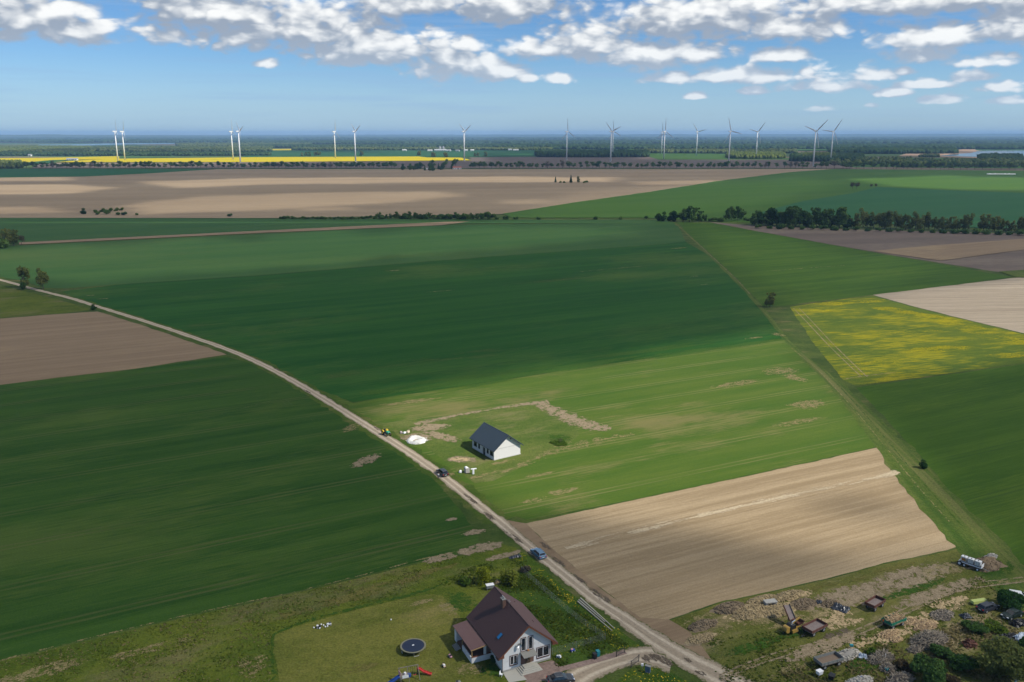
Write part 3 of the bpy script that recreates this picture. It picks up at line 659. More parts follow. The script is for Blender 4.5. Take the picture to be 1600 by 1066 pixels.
# water
M_lake, n = new_mat('lake_water')
finish(n, (0.02, 0.05, 0.09), 0.12, 0, n.noise(n.add('ShaderNodeNewGeometry', (), 0), 0.15, 3), 0.1, spec=0.5)
M_shore = field_mat('reeds', (0.30, 0.20, 0.13), (0.40, 0.28, 0.18), 3, streak=(0.002, 0.02), row=0.2, fine=0.05)
sheet('reed_shore', [(1403, 244.5), (1420, 239), (1490, 239), (1488, 234.5), (1520, 233), (1530, 236), (1680, 236), (1680, 249), (1540, 248), (1470, 245.6)], 1.0, M_shore)
sheet('lake', [(1470, 244.3), (1490, 241.5), (1520, 239.5), (1527, 236.6), (1545, 235.9), (1690, 235.4), (1690, 247.5), (1552, 246.4)], 1.6, M_lake)
sheet('lake', [(-80, 228), (0, 228.2), (60, 227.6), (62, 226.3), (110, 226), (190, 224.2), (330, 223.6), (330, 225), (190, 226.2), (120, 228.2), (60, 229.6), (-80, 230)], 1.4, M_lake)


# ------------------------------------------------------------------ trees
def leaf_mat(name, ca, cb, trans=0.42):
    m, n = new_mat(name)
    oc = n.add('ShaderNodeTexCoord', (), 3); oi = n.add('ShaderNodeObjectInfo', (), None)
    a = n.noise(oc, 0.7, 4, 0.65); b = n.noise(n.add('ShaderNodeNewGeometry', (), 0), 4.0, 2)
    k = n.m('ADD', n.m('MULTIPLY', a, 0.6), n.m('ADD', n.m('MULTIPLY', b, 0.25), n.m('MULTIPLY', oi.outputs['Random'], 0.3)))
    col = n.mix(n.sstep(k, 0.32, 0.82), ca, cb)
    d = n.add('ShaderNodeBsdfDiffuse', (col,)); t = n.add('ShaderNodeBsdfTranslucent', (col,))
    n.add('ShaderNodeOutputMaterial', (n.add('ShaderNodeMixShader', (trans, d, t)),), None)
    return m


L_avenue = leaf_mat('avenue_leaves', (0.053, 0.116, 0.034), (0.135, 0.204, 0.054))
L_hedge = leaf_mat('hedge_leaves', (0.059, 0.128, 0.034), (0.135, 0.214, 0.055))
L_olive = leaf_mat('budding_leaves', (0.112, 0.142, 0.041), (0.214, 0.226, 0.068))
L_fresh = leaf_mat('fresh_leaves', (0.072, 0.137, 0.018), (0.150, 0.215, 0.031))
L_dark = leaf_mat('dark_leaves', (0.026, 0.074, 0.021), (0.068, 0.134, 0.033))
L_bare = leaf_mat('bare_twigs', (0.085, 0.075, 0.055), (0.15, 0.13, 0.085))
L_brown = leaf_mat('brown_twigs', (0.075, 0.058, 0.034), (0.13, 0.10, 0.055))
M_bark = plain('bark', (0.09, 0.072, 0.055), 0.9, var=0.4, scale=3)


def crown_mesh(name, lobes, count, size, seed, droop=0.0, shell=0.55, mat=None):
    """leaf clumps (small quads) spread through the lobes (cx,cy,cz,rx,ry,rz)"""
    rg = np.random.RandomState(seed); L = np.array(lobes, float)
    w = L[:, 3] * L[:, 4] * L[:, 5]; w = w ** 0.75; pick = rg.choice(len(L), count, p=w / w.sum())
    d = rg.normal(size=(count, 3)); d /= np.linalg.norm(d, axis=1)[:, None]
    r = shell + (1 - shell) * rg.rand(count) ** 0.6; r *= 1 + 0.10 * rg.normal(size=count)
    c = L[pick, :3] + d * L[pick, 3:] * r[:, None]
    c[:, 2] -= droop * rg.rand(count) ** 2
    c[:, 2] = np.maximum(c[:, 2], 0.12)
    nr = d + rg.normal(size=(count, 3)) * 0.8; nr /= np.linalg.norm(nr, axis=1)[:, None]
    t = np.cross(nr, rg.normal(size=(count, 3))); t /= np.linalg.norm(t, axis=1)[:, None]; b = np.cross(nr, t)
    s = size * (0.55 + 0.9 * rg.rand(count))[:, None]
    asp = (0.55 + 0.6 * rg.rand(count))[:, None]
    V = np.stack([c - t * s - b * s * asp, c + t * s - b * s * asp * 0.6, c + t * s * 0.8 + b * s * asp, c - t * s * 0.7 + b * s * asp * 0.8], 1).reshape(-1, 3)
    me = bpy.data.meshes.new(name); me.vertices.add(len(V)); me.vertices.foreach_set('co', V.ravel())
    me.loops.add(count * 4); me.loops.foreach_set('vertex_index', np.arange(count * 4))
    me.polygons.add(count); me.polygons.foreach_set('loop_start', np.arange(count) * 4)
    me.update(calc_edges=True)
    if mat: me.materials.append(mat)
    return me


def trunk_mesh(name, h, r, seed, limbs=5, spread=2.5, top=None):
    rg = random.Random(seed); mb = MB(); top = top or h * 0.75
    pts = [Vector((rg.gauss(0, r * .4) * i, rg.gauss(0, r * .4) * i, h * i / 4)) for i in range(5)]
    for i in range(4): mb.cyl(pts[i], pts[i + 1], r * (1 - .18 * i), r * (1 - .18 * (i + 1)), 7, caps=False)
    for k in range(limbs):
        a = rg.random() * 6.28; z = rg.uniform(.45, .95) * h; p = pts[min(3, int(z / h * 4))].copy(); p.z = z
        q = p + Vector((math.cos(a) * spread, math.sin(a) * spread, (top - z) * .6 + spread * .5)) * rg.uniform(.5, 1)
        mb.cyl(p, p.lerp(q, .5) + Vector((0, 0, .2)), r * .42, r * .3, 5, False); mb.cyl(p.lerp(q, .5) + Vector((0, 0, .2)), q, r * .3, r * .1, 5, False)
    return mb.mesh(name, True)


def rnd_lobes(rg, k, R0, z0, z1, rmin, rmax, flat=0.85):
    out = []
    for i in range(k):
        a = rg.random() * 6.28; f = rg.random(); z = z0 + (z1 - z0) * f
        rr = R0 * math.sqrt(rg.random()) * (1.0 - 0.55 * abs(f - .4)); r = rg.uniform(rmin, rmax)
        out.append((rr * math.cos(a), rr * math.sin(a), z, r, r, r * flat))
    return out


PROTO = {}


def tree_proto(kind, i):
    """(trunk mesh, crown mesh, height) of one tree form, 1:1 metres"""
    key = (kind, i)
    if key in PROTO: return PROTO[key]
    rg = random.Random(sum(map(ord, kind)) + i * 17)
    sd = rg.randint(0, 10 ** 6)
    if kind == 'avenue':
        h = 15; tm = trunk_mesh('trunk', 6, .28, sd, 5, 2.4, 12); cm = crown_mesh('crown', rnd_lobes(rg, 8, 3.6, 5.5, 12.5, 1.7, 2.9), 620, .52, sd, mat=L_avenue)
    elif kind == 'hedge':
        h = 17; tm = trunk_mesh('trunk', 8, .3, sd, 9, 2.8, 15); cm = crown_mesh('crown', rnd_lobes(rg, 18, 4.2, 3.0, 15.0, 1.0, 2.4, 1.15), 1900, .42, sd, shell=.35, mat=L_hedge)
    elif kind == 'olive':
        h = 15; tm = trunk_mesh('trunk', 7, .3, sd, 7, 2.4, 13); cm = crown_mesh('crown', rnd_lobes(rg, 20, 4.0, 2.2, 13.0, .9, 2.1, 1.25), 1500, .34, sd, shell=.3, mat=L_olive)
    elif kind == 'dark':
        h = 12; tm = trunk_mesh('trunk', 5, .25, sd, 5, 2, 10); cm = crown_mesh('crown', rnd_lobes(rg, 9, 3.2, 2.0, 9.5, 1.8, 2.8, .95), 1200, .45, sd, mat=L_dark)
    elif kind == 'shrub':
        h = 4; tm = trunk_mesh('trunk', 1.6, .10, sd, 5, 1.2, 3); cm = crown_mesh('crown', rnd_lobes(rg, 7, 1.7, .8, 2.9, .8, 1.3, .9), 650, .27, sd, mat=L_hedge)
    elif kind == 'fresh_shrub':
        h = 4; tm = trunk_mesh('trunk', 1.6, .10, sd, 5, 1.2, 3); cm = crown_mesh('crown', rnd_lobes(rg, 7, 1.7, .8, 2.9, .8, 1.3, .9), 650, .25, sd, mat=L_fresh)
    elif kind == 'bare':
        h = 12; tm = trunk_mesh('trunk', 7, .25, sd, 9, 2.4, 12); cm = crown_mesh('crown', rnd_lobes(rg, 9, 3.2, 4.0, 11, 1.5, 2.4, 1.0), 420, .35, sd, mat=L_bare)
    elif kind == 'conifer':
        h = 14; tm = trunk_mesh('trunk', 12, .22, sd, 2, .6, 13)
        cm = crown_mesh('crown', [(0, 0, 1.5 + k * 1.05, 2.6 * (1 - k / 12.5), 2.6 * (1 - k / 12.5), .8) for k in range(12)], 1100, .38, sd, mat=L_dark)
    PROTO[key] = (tm, cm, h); return PROTO[key]


def plant_tree(name, kind, i, loc, height, label, group=None, wide=1.0, cat='tree', rz=None):
    tm, cm, h = tree_proto(kind, i); k = height / h
    t = thing(name, label, cat, loc, random.random() * 6.28 if rz is None else rz, group)
    t.scale = (k * wide, k * wide, k)
    link('trunk', tm, M_bark, t); link('crown', cm, None, t)
    return t


# avenue across the plain
x = 18.0
AV = []
while x < 1620:
    gap = (x > 618 and x < 735) or (20 < x < 30)
    dens_ = 6.5 if x < 620 else (7.2 if x < 1200 else 8.5)
    if not gap: AV.append((x, 263.4 + max(0, (x - 1250)) * 0.006 + random.uniform(-.35, .35)))
    x += dens_ * random.uniform(.55, 1.6)
for i, (x, y) in enumerate(AV):
    kind = 'bare' if random.random() < .10 else 'avenue'
    plant_tree('avenue_tree', kind, random.randrange(5), at(x, y), random.uniform(14, 21) * (1.12 if x > 1300 else 1.0),
               'roadside tree in the long avenue between the brown fields and the turbines' if kind == 'avenue' else 'bare-twigged roadside tree in the long avenue below the turbines', 'trees of the avenue', random.uniform(1.1, 1.55))
# farmstead grove by the avenue
for i in range(26):
    x = random.uniform(624, 712); y = 263.5 + random.uniform(0, 5.5) * (1 - abs(x - 665) / 60)
    k = random.choice(['avenue', 'dark', 'hedge', 'conifer'])
    plant_tree('grove_tree', k, random.randrange(2), at(x, y), random.uniform(9, 19), 'dark tree of the farmstead grove beside the avenue', 'trees of the farmstead grove', random.uniform(.9, 1.3))
for x, y, h in ((676, 262.5, 22), (697, 262.5, 25), (712, 262.8, 27), (742, 263, 18), (736, 263.3, 17)):
    plant_tree('grove_tree', 'avenue', random.randrange(5), at(x, y), h, 'tall tree standing over the farmstead grove', 'tall trees of the farmstead grove', 1.1)
# trees in the big brown field
for x, y, h, k in ((868, 285.5, 12, 'conifer'), (892, 286, 16, 'conifer'), (904, 286.3, 13.5, 'olive')):
    plant_tree('field_tree', k, 0, at(x, y), h, {868: 'short dark conifer standing in the brown field', 892: 'tall dark conifer standing in the brown field', 904: 'round leafy tree beside the conifers in the brown field'}[x], wide=1.0)
for x, y in ((875, 286), (882, 286.2), (913, 286.3), (917, 285.5)): plant_tree('field_shrub', 'fresh_shrub', random.randrange(2), at(x, y), 4, 'low pale shrub among the conifers in the brown field', 'shrubs in the brown field', 1.4, 'shrub')
# field-edge growth on the near side of the brown field
for x, y, h, k in ((130, 335.5, 8, 'dark'), (153, 336, 4, 'shrub'), (166, 335.5, 6, 'shrub'), (185, 337, 4, 'shrub'), (195, 337, 4.5, 'shrub'), (214, 337, 3, 'shrub'), (150, 333, 4, 'fresh_shrub'), (160, 332, 5, 'fresh_shrub'), (172, 331.5, 5, 'fresh_shrub'), (182, 330.5, 4.5, 'fresh_shrub'), (190, 329.5, 4, 'fresh_shrub'), (360, 339, 4, 'shrub')):
    plant_tree('field_edge_shrub', k, 0, at(x, y), h, 'pale flowering shrub at the edge of the brown field' if k == 'fresh_shrub' else ('dark round bush at the edge of the brown field' if k == 'dark' else 'small dark shrub at the edge of the brown field'), 'shrubs at the edge of the brown field', 1.3, 'shrub')
x = 440
while x < 770:
    big = x > 590
    plant_tree('hedge_shrub', 'shrub' if not big else random.choice(['shrub', 'hedge']), random.randrange(3), at(x, 342.5 + random.uniform(-.5, .8)), random.uniform(5, 8.5) if big else random.uniform(2.4, 4.2),
               'leafy bush in the tall stretch of hedge between green and brown fields' if big else 'small bush in the low stretch of hedge between green and brown fields', 'bushes of the hedge', 1.35, 'bush')
    x += random.uniform(4, 8) if big else random.uniform(4, 9)
for x in (776, 790, 806, 842, 930, 970, 1010): plant_tree('hedge_shrub', 'shrub', random.randrange(3), at(x, 343), random.uniform(3, 5), 'lone bush on the grassy bank between the green fields', 'bushes on the bank', 1.2, 'bush')
# copses at the head of the grass track
for x, y, h in ((1028, 346, 9), (1038, 346.5, 11), (1048, 346, 10), (1056, 346.5, 12), (1067, 347, 15), (1077, 347.3, 18), (1086, 347, 17), (1094, 347, 13), (1101, 346.5, 8)):
    plant_tree('copse_tree', 'dark' if x < 1060 else 'hedge', random.randrange(3), at(x, y), h, 'dark tree of the copse at the head of the grass track', 'copse at the head of the grass track', 1.1)
for x, y, h in ((1135, 345, 14), (1143, 345, 16), (1152, 345, 16), (1159, 344, 14)): plant_tree('copse_tree', 'hedge', random.randrange(3), at(x, y), h, 'tree of the small copse between the two tree belts', 'small copse', 1.0)
for x in (1112, 1120, 1127, 1166, 1172): plant_tree('copse_shrub', 'shrub', 0, at(x, 346.5), 4.5, 'low bush beside the small copse', 'bushes beside the small copse', 1.4, 'bush')
# belt of tall trees
x = 1178
while x < 1615:
    if not (1513 < x < 1532):
        y = 352 + (x - 1178) * 0.026; dark = x < 1325
        plant_tree('belt_tree', 'hedge' if dark and random.random() < .8 else ('olive' if not dark else 'dark'), random.randrange(4), at(x, y + random.uniform(-1.2, 1.6)),
                   random.uniform(13, 22) if dark else random.uniform(11, 19), 'dark green tree in the dense part of the tree belt' if dark else 'olive budding tree in the thinner part of the tree belt', 'dense part of the tree belt' if dark else 'thinner part of the tree belt', random.uniform(.95, 1.2))
    x += random.uniform(4, 7.5) if x < 1325 else random.uniform(6, 10)
for i in range(26): plant_tree('belt_shrub', 'shrub', random.randrange(3), at(1185 + i * 17, 357 + i * .45), random.uniform(3.5, 6), 'bush at the foot of the tree belt', 'bushes at the foot of the tree belt', 1.4, 'bush')
for x, y, h, k in ((1332, 296, 13, 'bare'), (1338, 296, 13, 'bare'), (1361, 293.5, 7, 'bare'), (1368, 293.5, 8, 'bare')):
    plant_tree('field_tree', k, 0, at(x, y), h, 'bare grey tree on the bank between the bright and the teal field', 'bare trees on the bank', 1.1)
# left edge
for x, y, h, k in ((0, 388, 10, 'dark'), (10, 386, 17, 'olive'), (22, 384, 15, 'olive'), (34, 383, 9, 'bare'), (4, 388, 9, 'shrub'), (-14, 386, 16, 'olive')):
    plant_tree('edge_tree', k, 1, at(x, y), h, 'tree of the clump at the end of the brown strip', 'clump at the end of the brown strip', 1.15)
plant_tree('roadside_tree', 'olive', 2, at(38, 450), 14.5, 'taller upright budding tree with a dark bush at its foot by the dirt road', wide=.85)
plant_tree('roadside_tree', 'olive', 3, at(68, 452), 12.5, 'broader rounded budding tree beside the bend of the dirt road', wide=1.0)
plant_tree('roadside_bush', 'dark', 1, at(37, 453), 4.5, 'low dark bush under the taller roadside tree', wide=1.3, cat='bush')
plant_tree('roadside_bush', 'dark', 0, at(147, 484), 3.2, 'small round dark bush where the dirt road meets the brown field', wide=1.5, cat='bush')
plant_tree('track_tree', 'olive', 1, at(1203, 480), 9.0, 'lone budding tree beside the grass track and rapeseed', wide=1.15)
plant_tree('track_bush', 'dark', 0, at(1441, 731), 2.6, 'small dark bush on the grass track beside the rye field', wide=1.5, cat='bush')


# ------------------------------------------------------------------ distant woods (one mass each)
def far_mat(name, ca, cb, s):
    m, n = new_mat(name); p = n.add('ShaderNodeNewGeometry', (), 0)
    k = n.m('ADD', n.m('MULTIPLY', n.noise(n.vm('MULTIPLY', p, (s, s * 2.2, s)), 1.0, 4, .65), .65), n.m('MULTIPLY', n.noise(p, .06, 2), .35))
    d = n.add('ShaderNodeBsdfDiffuse', (n.mix(n.sstep(k, .38, .62), ca, cb),)); n.add('ShaderNodeOutputMaterial', (d,), None); return m


M_wood_dark = far_mat('pine_wood', (0.018, 0.044, 0.018), (0.048, 0.080, 0.028), .004)
M_wood_mix = far_mat('mixed_wood', (0.034, 0.062, 0.018), (0.110, 0.130, 0.040), .005)
M_wood_pale = far_mat('birch_wood', (0.055, 0.085, 0.020), (0.120, 0.145, 0.034), .006)
t_ = (1 + 5 ** .5) / 2
ICO_V = np.array([(-1, t_, 0), (1, t_, 0), (-1, -t_, 0), (1, -t_, 0), (0, -1, t_), (0, 1, t_), (0, -1, -t_), (0, 1, -t_), (t_, 0, -1), (t_, 0, 1), (-t_, 0, -1), (-t_, 0, 1)]) / math.hypot(1, t_)
ICO_F = np.array([(0, 11, 5), (0, 5, 1), (0, 1, 7), (0, 7, 10), (0, 10, 11), (1, 5, 9), (5, 11, 4), (11, 10, 2), (10, 7, 6), (7, 1, 8), (3, 9, 4), (3, 4, 2), (3, 2, 6), (3, 6, 8), (3, 8, 9), (4, 9, 5), (2, 4, 11), (6, 2, 10), (8, 6, 7), (9, 8, 1)])


def poly_sd(px, py, poly, sx, sy):
    """signed distance (+ inside) to a polygon, in units of (sx, sy)"""
    P = np.array(poly, float) / (sx, sy); x, y = px / sx, py / sy
    ins = np.zeros(x.shape, bool); dist = np.full(x.shape, 1e9)
    for i in range(len(P)):
        a, b = P[i], P[(i + 1) % len(P)]
        cond = (a[1] > y) != (b[1] > y)
        with np.errstate(divide='ignore', invalid='ignore'):
            ins ^= cond & (x < (b[0] - a[0]) * (y - a[1]) / (b[1] - a[1]) + a[0])
        d = b - a; t = np.clip(((x - a[0]) * d[0] + (y - a[1]) * d[1]) / (d @ d), 0, 1)
        dist = np.minimum(dist, np.hypot(x - a[0] - t * d[0], y - a[1] - t * d[1]))
    return np.where(ins, dist, -dist)


def wood(pix, mat, h=16, r=7, cover=1.0, seed=0, name='distant_wood', label='dark wood far across the plain', maxn=9000):
    rg = np.random.RandomState(seed + 11); P = [at(*q) for q in pix]
    xs = [q.x for q in P]; ys = [q.y for q in P]; poly = np.array([(q.x, q.y) for q in P])
    area = abs(sum(poly[i][0] * poly[(i + 1) % len(P)][1] - poly[(i + 1) % len(P)][0] * poly[i][1] for i in range(len(P)))) / 2
    n_ = int(min(maxn, cover * area / (2.2 * r * r))); r = max(r, math.sqrt(cover * area / (2.2 * n_)) * (0.9 if n_ == maxn else 1) if n_ else r)
    pts = np.empty((0, 2))
    while len(pts) < n_:
        c = np.stack([rg.uniform(min(xs), max(xs), n_ * 2), rg.uniform(min(ys), max(ys), n_ * 2)], 1)
        sd = poly_sd(c[:, 0], c[:, 1], poly.tolist(), 1, 1); pts = np.concatenate([pts, c[sd > rg.rand(len(c)) * -r * 2]])
    pts = pts[:n_]; hh = h * (0.75 + 0.45 * rg.rand(n_)); rr = r * (0.7 + 0.7 * rg.rand(n_))
    J = 1 + 0.22 * rg.normal(size=(n_, 12))
    V = ICO_V[None] * J[:, :, None] * np.stack([rr, rr, hh * 0.55], 1)[:, None, :]
    V[:, :, 0] += pts[:, 0, None]; V[:, :, 1] += pts[:, 1, None]; V[:, :, 2] += hh[:, None] * 0.5
    F_ = ICO_F[None] + (np.arange(n_) * 12)[:, None, None]
    me = bpy.data.meshes.new(name); V = V.reshape(-1, 3); F_ = F_.reshape(-1, 3)
    me.vertices.add(len(V)); me.vertices.foreach_set('co', V.ravel()); me.loops.add(F_.size); me.loops.foreach_set('vertex_index', F_.ravel())
    me.polygons.add(len(F_)); me.polygons.foreach_set('loop_start', np.arange(len(F_)) * 3); me.update(calc_edges=True)
    o = link(name, me, mat); o['label'] = label; return tag(o, kind='stuff')


band = lambda x0, x1, y0, y1, s=0.0: [(x0, y0), ((x0 + x1) / 2, y0 - s), (x1, y0), (x1, y1), ((x0 + x1) / 2, y1 + s), (x0, y1)]
WOODS = [  # outline in photo pixels (foot of the trees), material, height, crown radius, cover
    (band(840, 1010, 240.5, 246, .5), M_wood_dark, 17, 6, 1.2, 'dark wood behind the brown field and turbines'),
    (band(995, 1240, 238, 240, .4), M_wood_mix, 16, 8, 1.1, 'mixed wood along the back of the bright green patch'),
    (band(1140, 1222, 243.5, 248.5, .5), M_wood_pale, 16, 6, 1.2, 'pale fresh green wood behind the brown field'),
    (band(1252, 1300, 246, 251, .5), M_wood_pale, 18, 6, 1.0, 'pale green wood among the tall turbines'),
    (band(1240, 1345, 245, 253, .6), M_wood_dark, 16, 6, .6, 'dark wood round the foot of the tall turbines'),
    (band(1300, 1490, 236.5, 240.5, .3), M_wood_dark, 19, 8, 1.2, 'dark pine wood in front of the reed shore'),
    (band(1534, 1592, 248, 251.8, .5), M_wood_dark, 17, 6, 1.6, 'round dark wood standing before the lake'),
    (band(1440, 1462, 244.5, 246, .2), M_wood_mix, 10, 6, 1.2, 'small grey green clump on the reed shore'),
    (band(860, 1500, 228.5, 233.5, .5), M_wood_dark, 18, 14, 1.0, 'broad dark forest across the middle of the plain'),
    (band(1480, 1680, 228, 233.5, .5), M_wood_dark, 18, 13, 1.0, 'dark forest behind the lake'),
    (band(600, 860, 228.5, 231.5, .3), M_wood_dark, 18, 13, 1.1, 'dark forest belt behind the white farm buildings'),
    (band(400, 660, 229.5, 231.5, .2), M_wood_dark, 17, 11, 1.0, 'dark forest belt behind the green fields'),
    (band(-60, 140, 231, 239.5, .6), M_wood_pale, 13, 8, .75, 'pale scrubby wood behind the yellow rapeseed'),
    (band(-60, 420, 241.2, 243.6, .3), M_wood_dark, 11, 7, .6, 'dark scrub along the back of the rapeseed'),
    (band(140, 420, 231.5, 237.5, .5), M_wood_mix, 13, 9, .5, 'loose mixed wood between the lake and the rapeseed'),
    (band(280, 480, 225.5, 229.5, .3), M_wood_mix, 14, 12, .6, 'mixed wood beside the far lake'),
    (band(460, 860, 233.2, 235.2, .2), M_wood_mix, 13, 8, .6, 'loose row of trees before the white farm buildings'),
    (band(1400, 1680, 253.5, 262, .6), M_wood_mix, 14, 6, .16, 'loose trees behind the end of the avenue'),
    (band(1300, 1420, 250, 259, .6), M_wood_mix, 13, 6, .12, 'scattered trees behind the avenue below the tall turbines'),
    (band(-80, 420, 220, 223, .3), M_wood_dark, 20, 22, 1.0, 'forest behind the far lake'),
    (band(380, 1000, 221.5, 225.5, .3), M_wood_dark, 20, 22, .8, 'forest across the far plain'),
    (band(900, 1680, 221, 225, .3), M_wood_dark, 20, 24, .8, 'distant forest below the horizon'),
    (band(-80, 1680, 216.5, 218.5, .2), M_wood_dark, 24, 45, .8, 'hazy forest just below the horizon'),
    (band(-40, 30, 257, 263.5, .4), M_wood_mix, 13, 5, .6, 'bushy copse where the avenue begins'),
]
for i, (pix, mt, h, r, cv, lb) in enumerate(WOODS): wood(pix, mt, h, r, cv, i, 'distant_wood', lb)
for x0, x1, y in ((470, 484, 244.5), (650, 662, 243.5), (742, 760, 245), (560, 566, 244), (676, 680, 245.5), (696, 702, 246), (1150, 1165, 241.5), (490, 500, 244)):
    for k in range(3): plant_tree('plain_tree', 'olive', random.randrange(4), at(random.uniform(x0, x1), y + random.uniform(-.2, .2)), random.uniform(16, 24), 'pale budding tree standing in the green fields behind the rapeseed', 'trees in the green fields behind the rapeseed', 1.3)

# low wooded hills closing the view
def ridge(pts, y_row, mat, dpt=1800, seed=0):
    b = at(800, y_row).y; rg = random.Random(seed); vs_ = []; n_ = 260
    for i in range(n_ + 1):
        px = -120 + 1840 * i / n_; x_ = (px - 800) / FPX * b * 1.02; hh = np.interp(px, [q[0] for q in pts], [q[1] for q in pts])
        hh *= 1 + .10 * mnoise.fractal(Vector((px * .012, seed, 0)), 1, 2, 4); hh += rg.uniform(0, 5)
        vs_ += [(x_, b, 0.5), (x_, b + dpt * .3, max(hh, 1) * .8), (x_, b + dpt * .6, max(hh, 1)), (x_, b + dpt, 0.5)]
    fs = [(4 * i + j, 4 * i + 4 + j, 4 * i + 5 + j, 4 * i + 1 + j) for i in range(n_) for j in range(3)]
    me = bpy.data.meshes.new('hills'); me.from_pydata(vs_, [], fs); return tag(link('hills', me, mat), kind='structure')


ridge([(-120, 55), (0, 62), (25, 72), (60, 66), (140, 52), (260, 42), (420, 34), (800, 26), (1200, 30), (1720, 34)], 216.2, M_wood_mix, 3000, 1)
ridge([(-120, 60), (300, 52), (600, 62), (800, 66), (1000, 70), (1250, 76), (1400, 78), (1580, 88), (1720, 84)], 214.3, M_wood_dark, 3000, 2)

# ------------------------------------------------------------------ wind turbines
M_tw = plain('turbine_white', (0.74, 0.75, 0.76), 0.45, var=0.04)
M_red = plain('turbine_red_band', (0.50, 0.10, 0.06), 0.5, var=0.1)
tower = MB().cyl((0, 0, 0), (0, 0, 95), 2.3, 1.35, 24).mesh('tower', True)
foot = MB().cyl((0, 0, 0), (0, 0, 0.9), 4.2, 3.2, 20).mesh('foundation')
nac = MB().prism([(-6.5, -1.6), (3.0, -1.7), (3.6, -1.0), (3.6, 1.2), (2.6, 1.9), (-6.0, 1.9), (-6.9, 1.0)], -1.7, 1.7).mesh('nacelle')
spin = MB(); prof = [(3.7, 1.45), (4.6, 1.5), (5.5, 1.2), (6.1, .7), (6.35, .1)]
for (a0, r0), (a1, r1) in zip(prof[:-1], prof[1:]): spin.cyl((a0, 0, 0), (a1, 0, 0), r0, r1, 16, caps=(a1 == 6.35))
spin = spin.mesh('hub', True)


def blade_piece(z0, z1):
    mb = MB(); ring = []; zs = np.linspace(z0, z1, 9)
    for z in zs:
        ch = np.interp(z, [0.8, 3, 9, 45], [1.2, 1.8, 3.2, 1.0]); th = np.interp(z, [0.8, 3, 9, 45], [1.1, 1.1, .6, .2]); tw = np.interp(z, [.8, 9, 45], [.5, .35, .03])
        prof = [(-.30, 0), (-.15, .45), (.15, .5), (.45, .25), (.70, 0), (.45, -.2), (.15, -.4), (-.15, -.4)]
        for u, w in prof:
            yy, xx = u * ch * 1.25, w * th; ring.append((4.9 + xx * math.cos(tw) - yy * math.sin(tw), xx * math.sin(tw) + yy * math.cos(tw), z))
    fs = [(k * 8 + i, k * 8 + (i + 1) % 8, k * 8 + 8 + (i + 1) % 8, k * 8 + 8 + i) for k in range(8) for i in range(8)] + [tuple(range(7, -1, -1)), tuple(range(64, 72))]
    return mb.raw(ring, fs)


blade = blade_piece(.8, 46).mesh('blade', True)
YAW = R(90 - 58)
TURB = [(184.4, 253.5, 207, 4), (195.4, 251, 205.6, 20), (364.4, 250, 206.5, -4), (375.8, 255, 206.5, -50), (524.2, 248, 205.6, 0), (555.7, 253, 206.5, -56), (725.5, 252, 206.5, -58),
        (885.3, 250, 206, -5), (954, 253, 206.5, -50), (957, 245.3, 207.3, -10), (1033.4, 241, 207.3, -6), (1037, 249.5, 207.3, -2), (1087.8, 244, 206.5, -42), (1138.5, 253.7, 206, -20), (1181, 248, 206, 42), (1270.4, 260.5, 205, 48), (1297.7, 253.5, 206, 36)]
for (x, y, hy, ph) in TURB:
    if x < 740: lb, gp = 'white wind turbine on a tall tower by the yellow rapeseed field', 'turbines along the rapeseed'
    elif x < 1200: lb, gp = 'white wind turbine on a tall tower behind the brown field and the avenue', 'turbines behind the brown field'
    elif x < 1280: lb, gp = 'white wind turbine standing just behind the avenue, its tower foot among the trees', None
    else: lb, gp = 'white wind turbine behind the one that rises from the avenue trees', None
    hub_h = 97.0
    t = thing('wind_turbine', lb, 'wind turbine', at(x, y), YAW, gp)
    link('foundation', foot, M_tw, t); link('tower', tower, M_tw, t)
    nc = link('nacelle', nac, M_tw, t); nc.location = (0, 0, hub_h)
    hb = link('hub', spin, M_tw, t); hb.location = (0, 0, hub_h)
    for k in range(3):
        b = link('blade', blade, M_tw, t); b.location = (0, 0, hub_h); b.rotation_euler = (R(ph + 120 * k), 0, 0)

# ------------------------------------------------------------------ far buildings
M_fw = plain('farm_white', (0.70, 0.70, 0.68), 0.6, var=0.06); M_fr = plain('farm_red_roof', (0.30, 0.10, 0.07), 0.8, var=0.15)
M_fg = plain('farm_grey_roof', (0.32, 0.32, 0.33), 0.7, var=0.1); M_dk = plain('dark_opening', (0.03, 0.03, 0.035), 0.3, var=0.1)


def barn(px, py, w, d, h, hr, wallm, roofm, label, rz=0.15, name='farm_building', group=None, nwin=5):
    t = thing(name, label, 'building', at(px, py), rz, group)
    MB().box((0, 0, h / 2), (w, d, h)).build('wall', wallm, t)
    MB().prism([(-d / 2 - .4, h + .02), (d / 2 + .4, h + .02), (0, hr)], -w / 2 - .4, w / 2 + .4, axes=(1, 2, 0)).build('roof', roofm, t)
    for k in range(nwin): MB().box((-w / 2 + w * (k + .5) / nwin, -d / 2 - .03, h * .5), (min(2, w / nwin * .5), .12, h * .35)).build('window', M_dk, t)
    MB().box((w * .12, -d / 2 - .05, 1.3), (2.4, .14, 2.6)).build('door', M_dk, t)
    return t


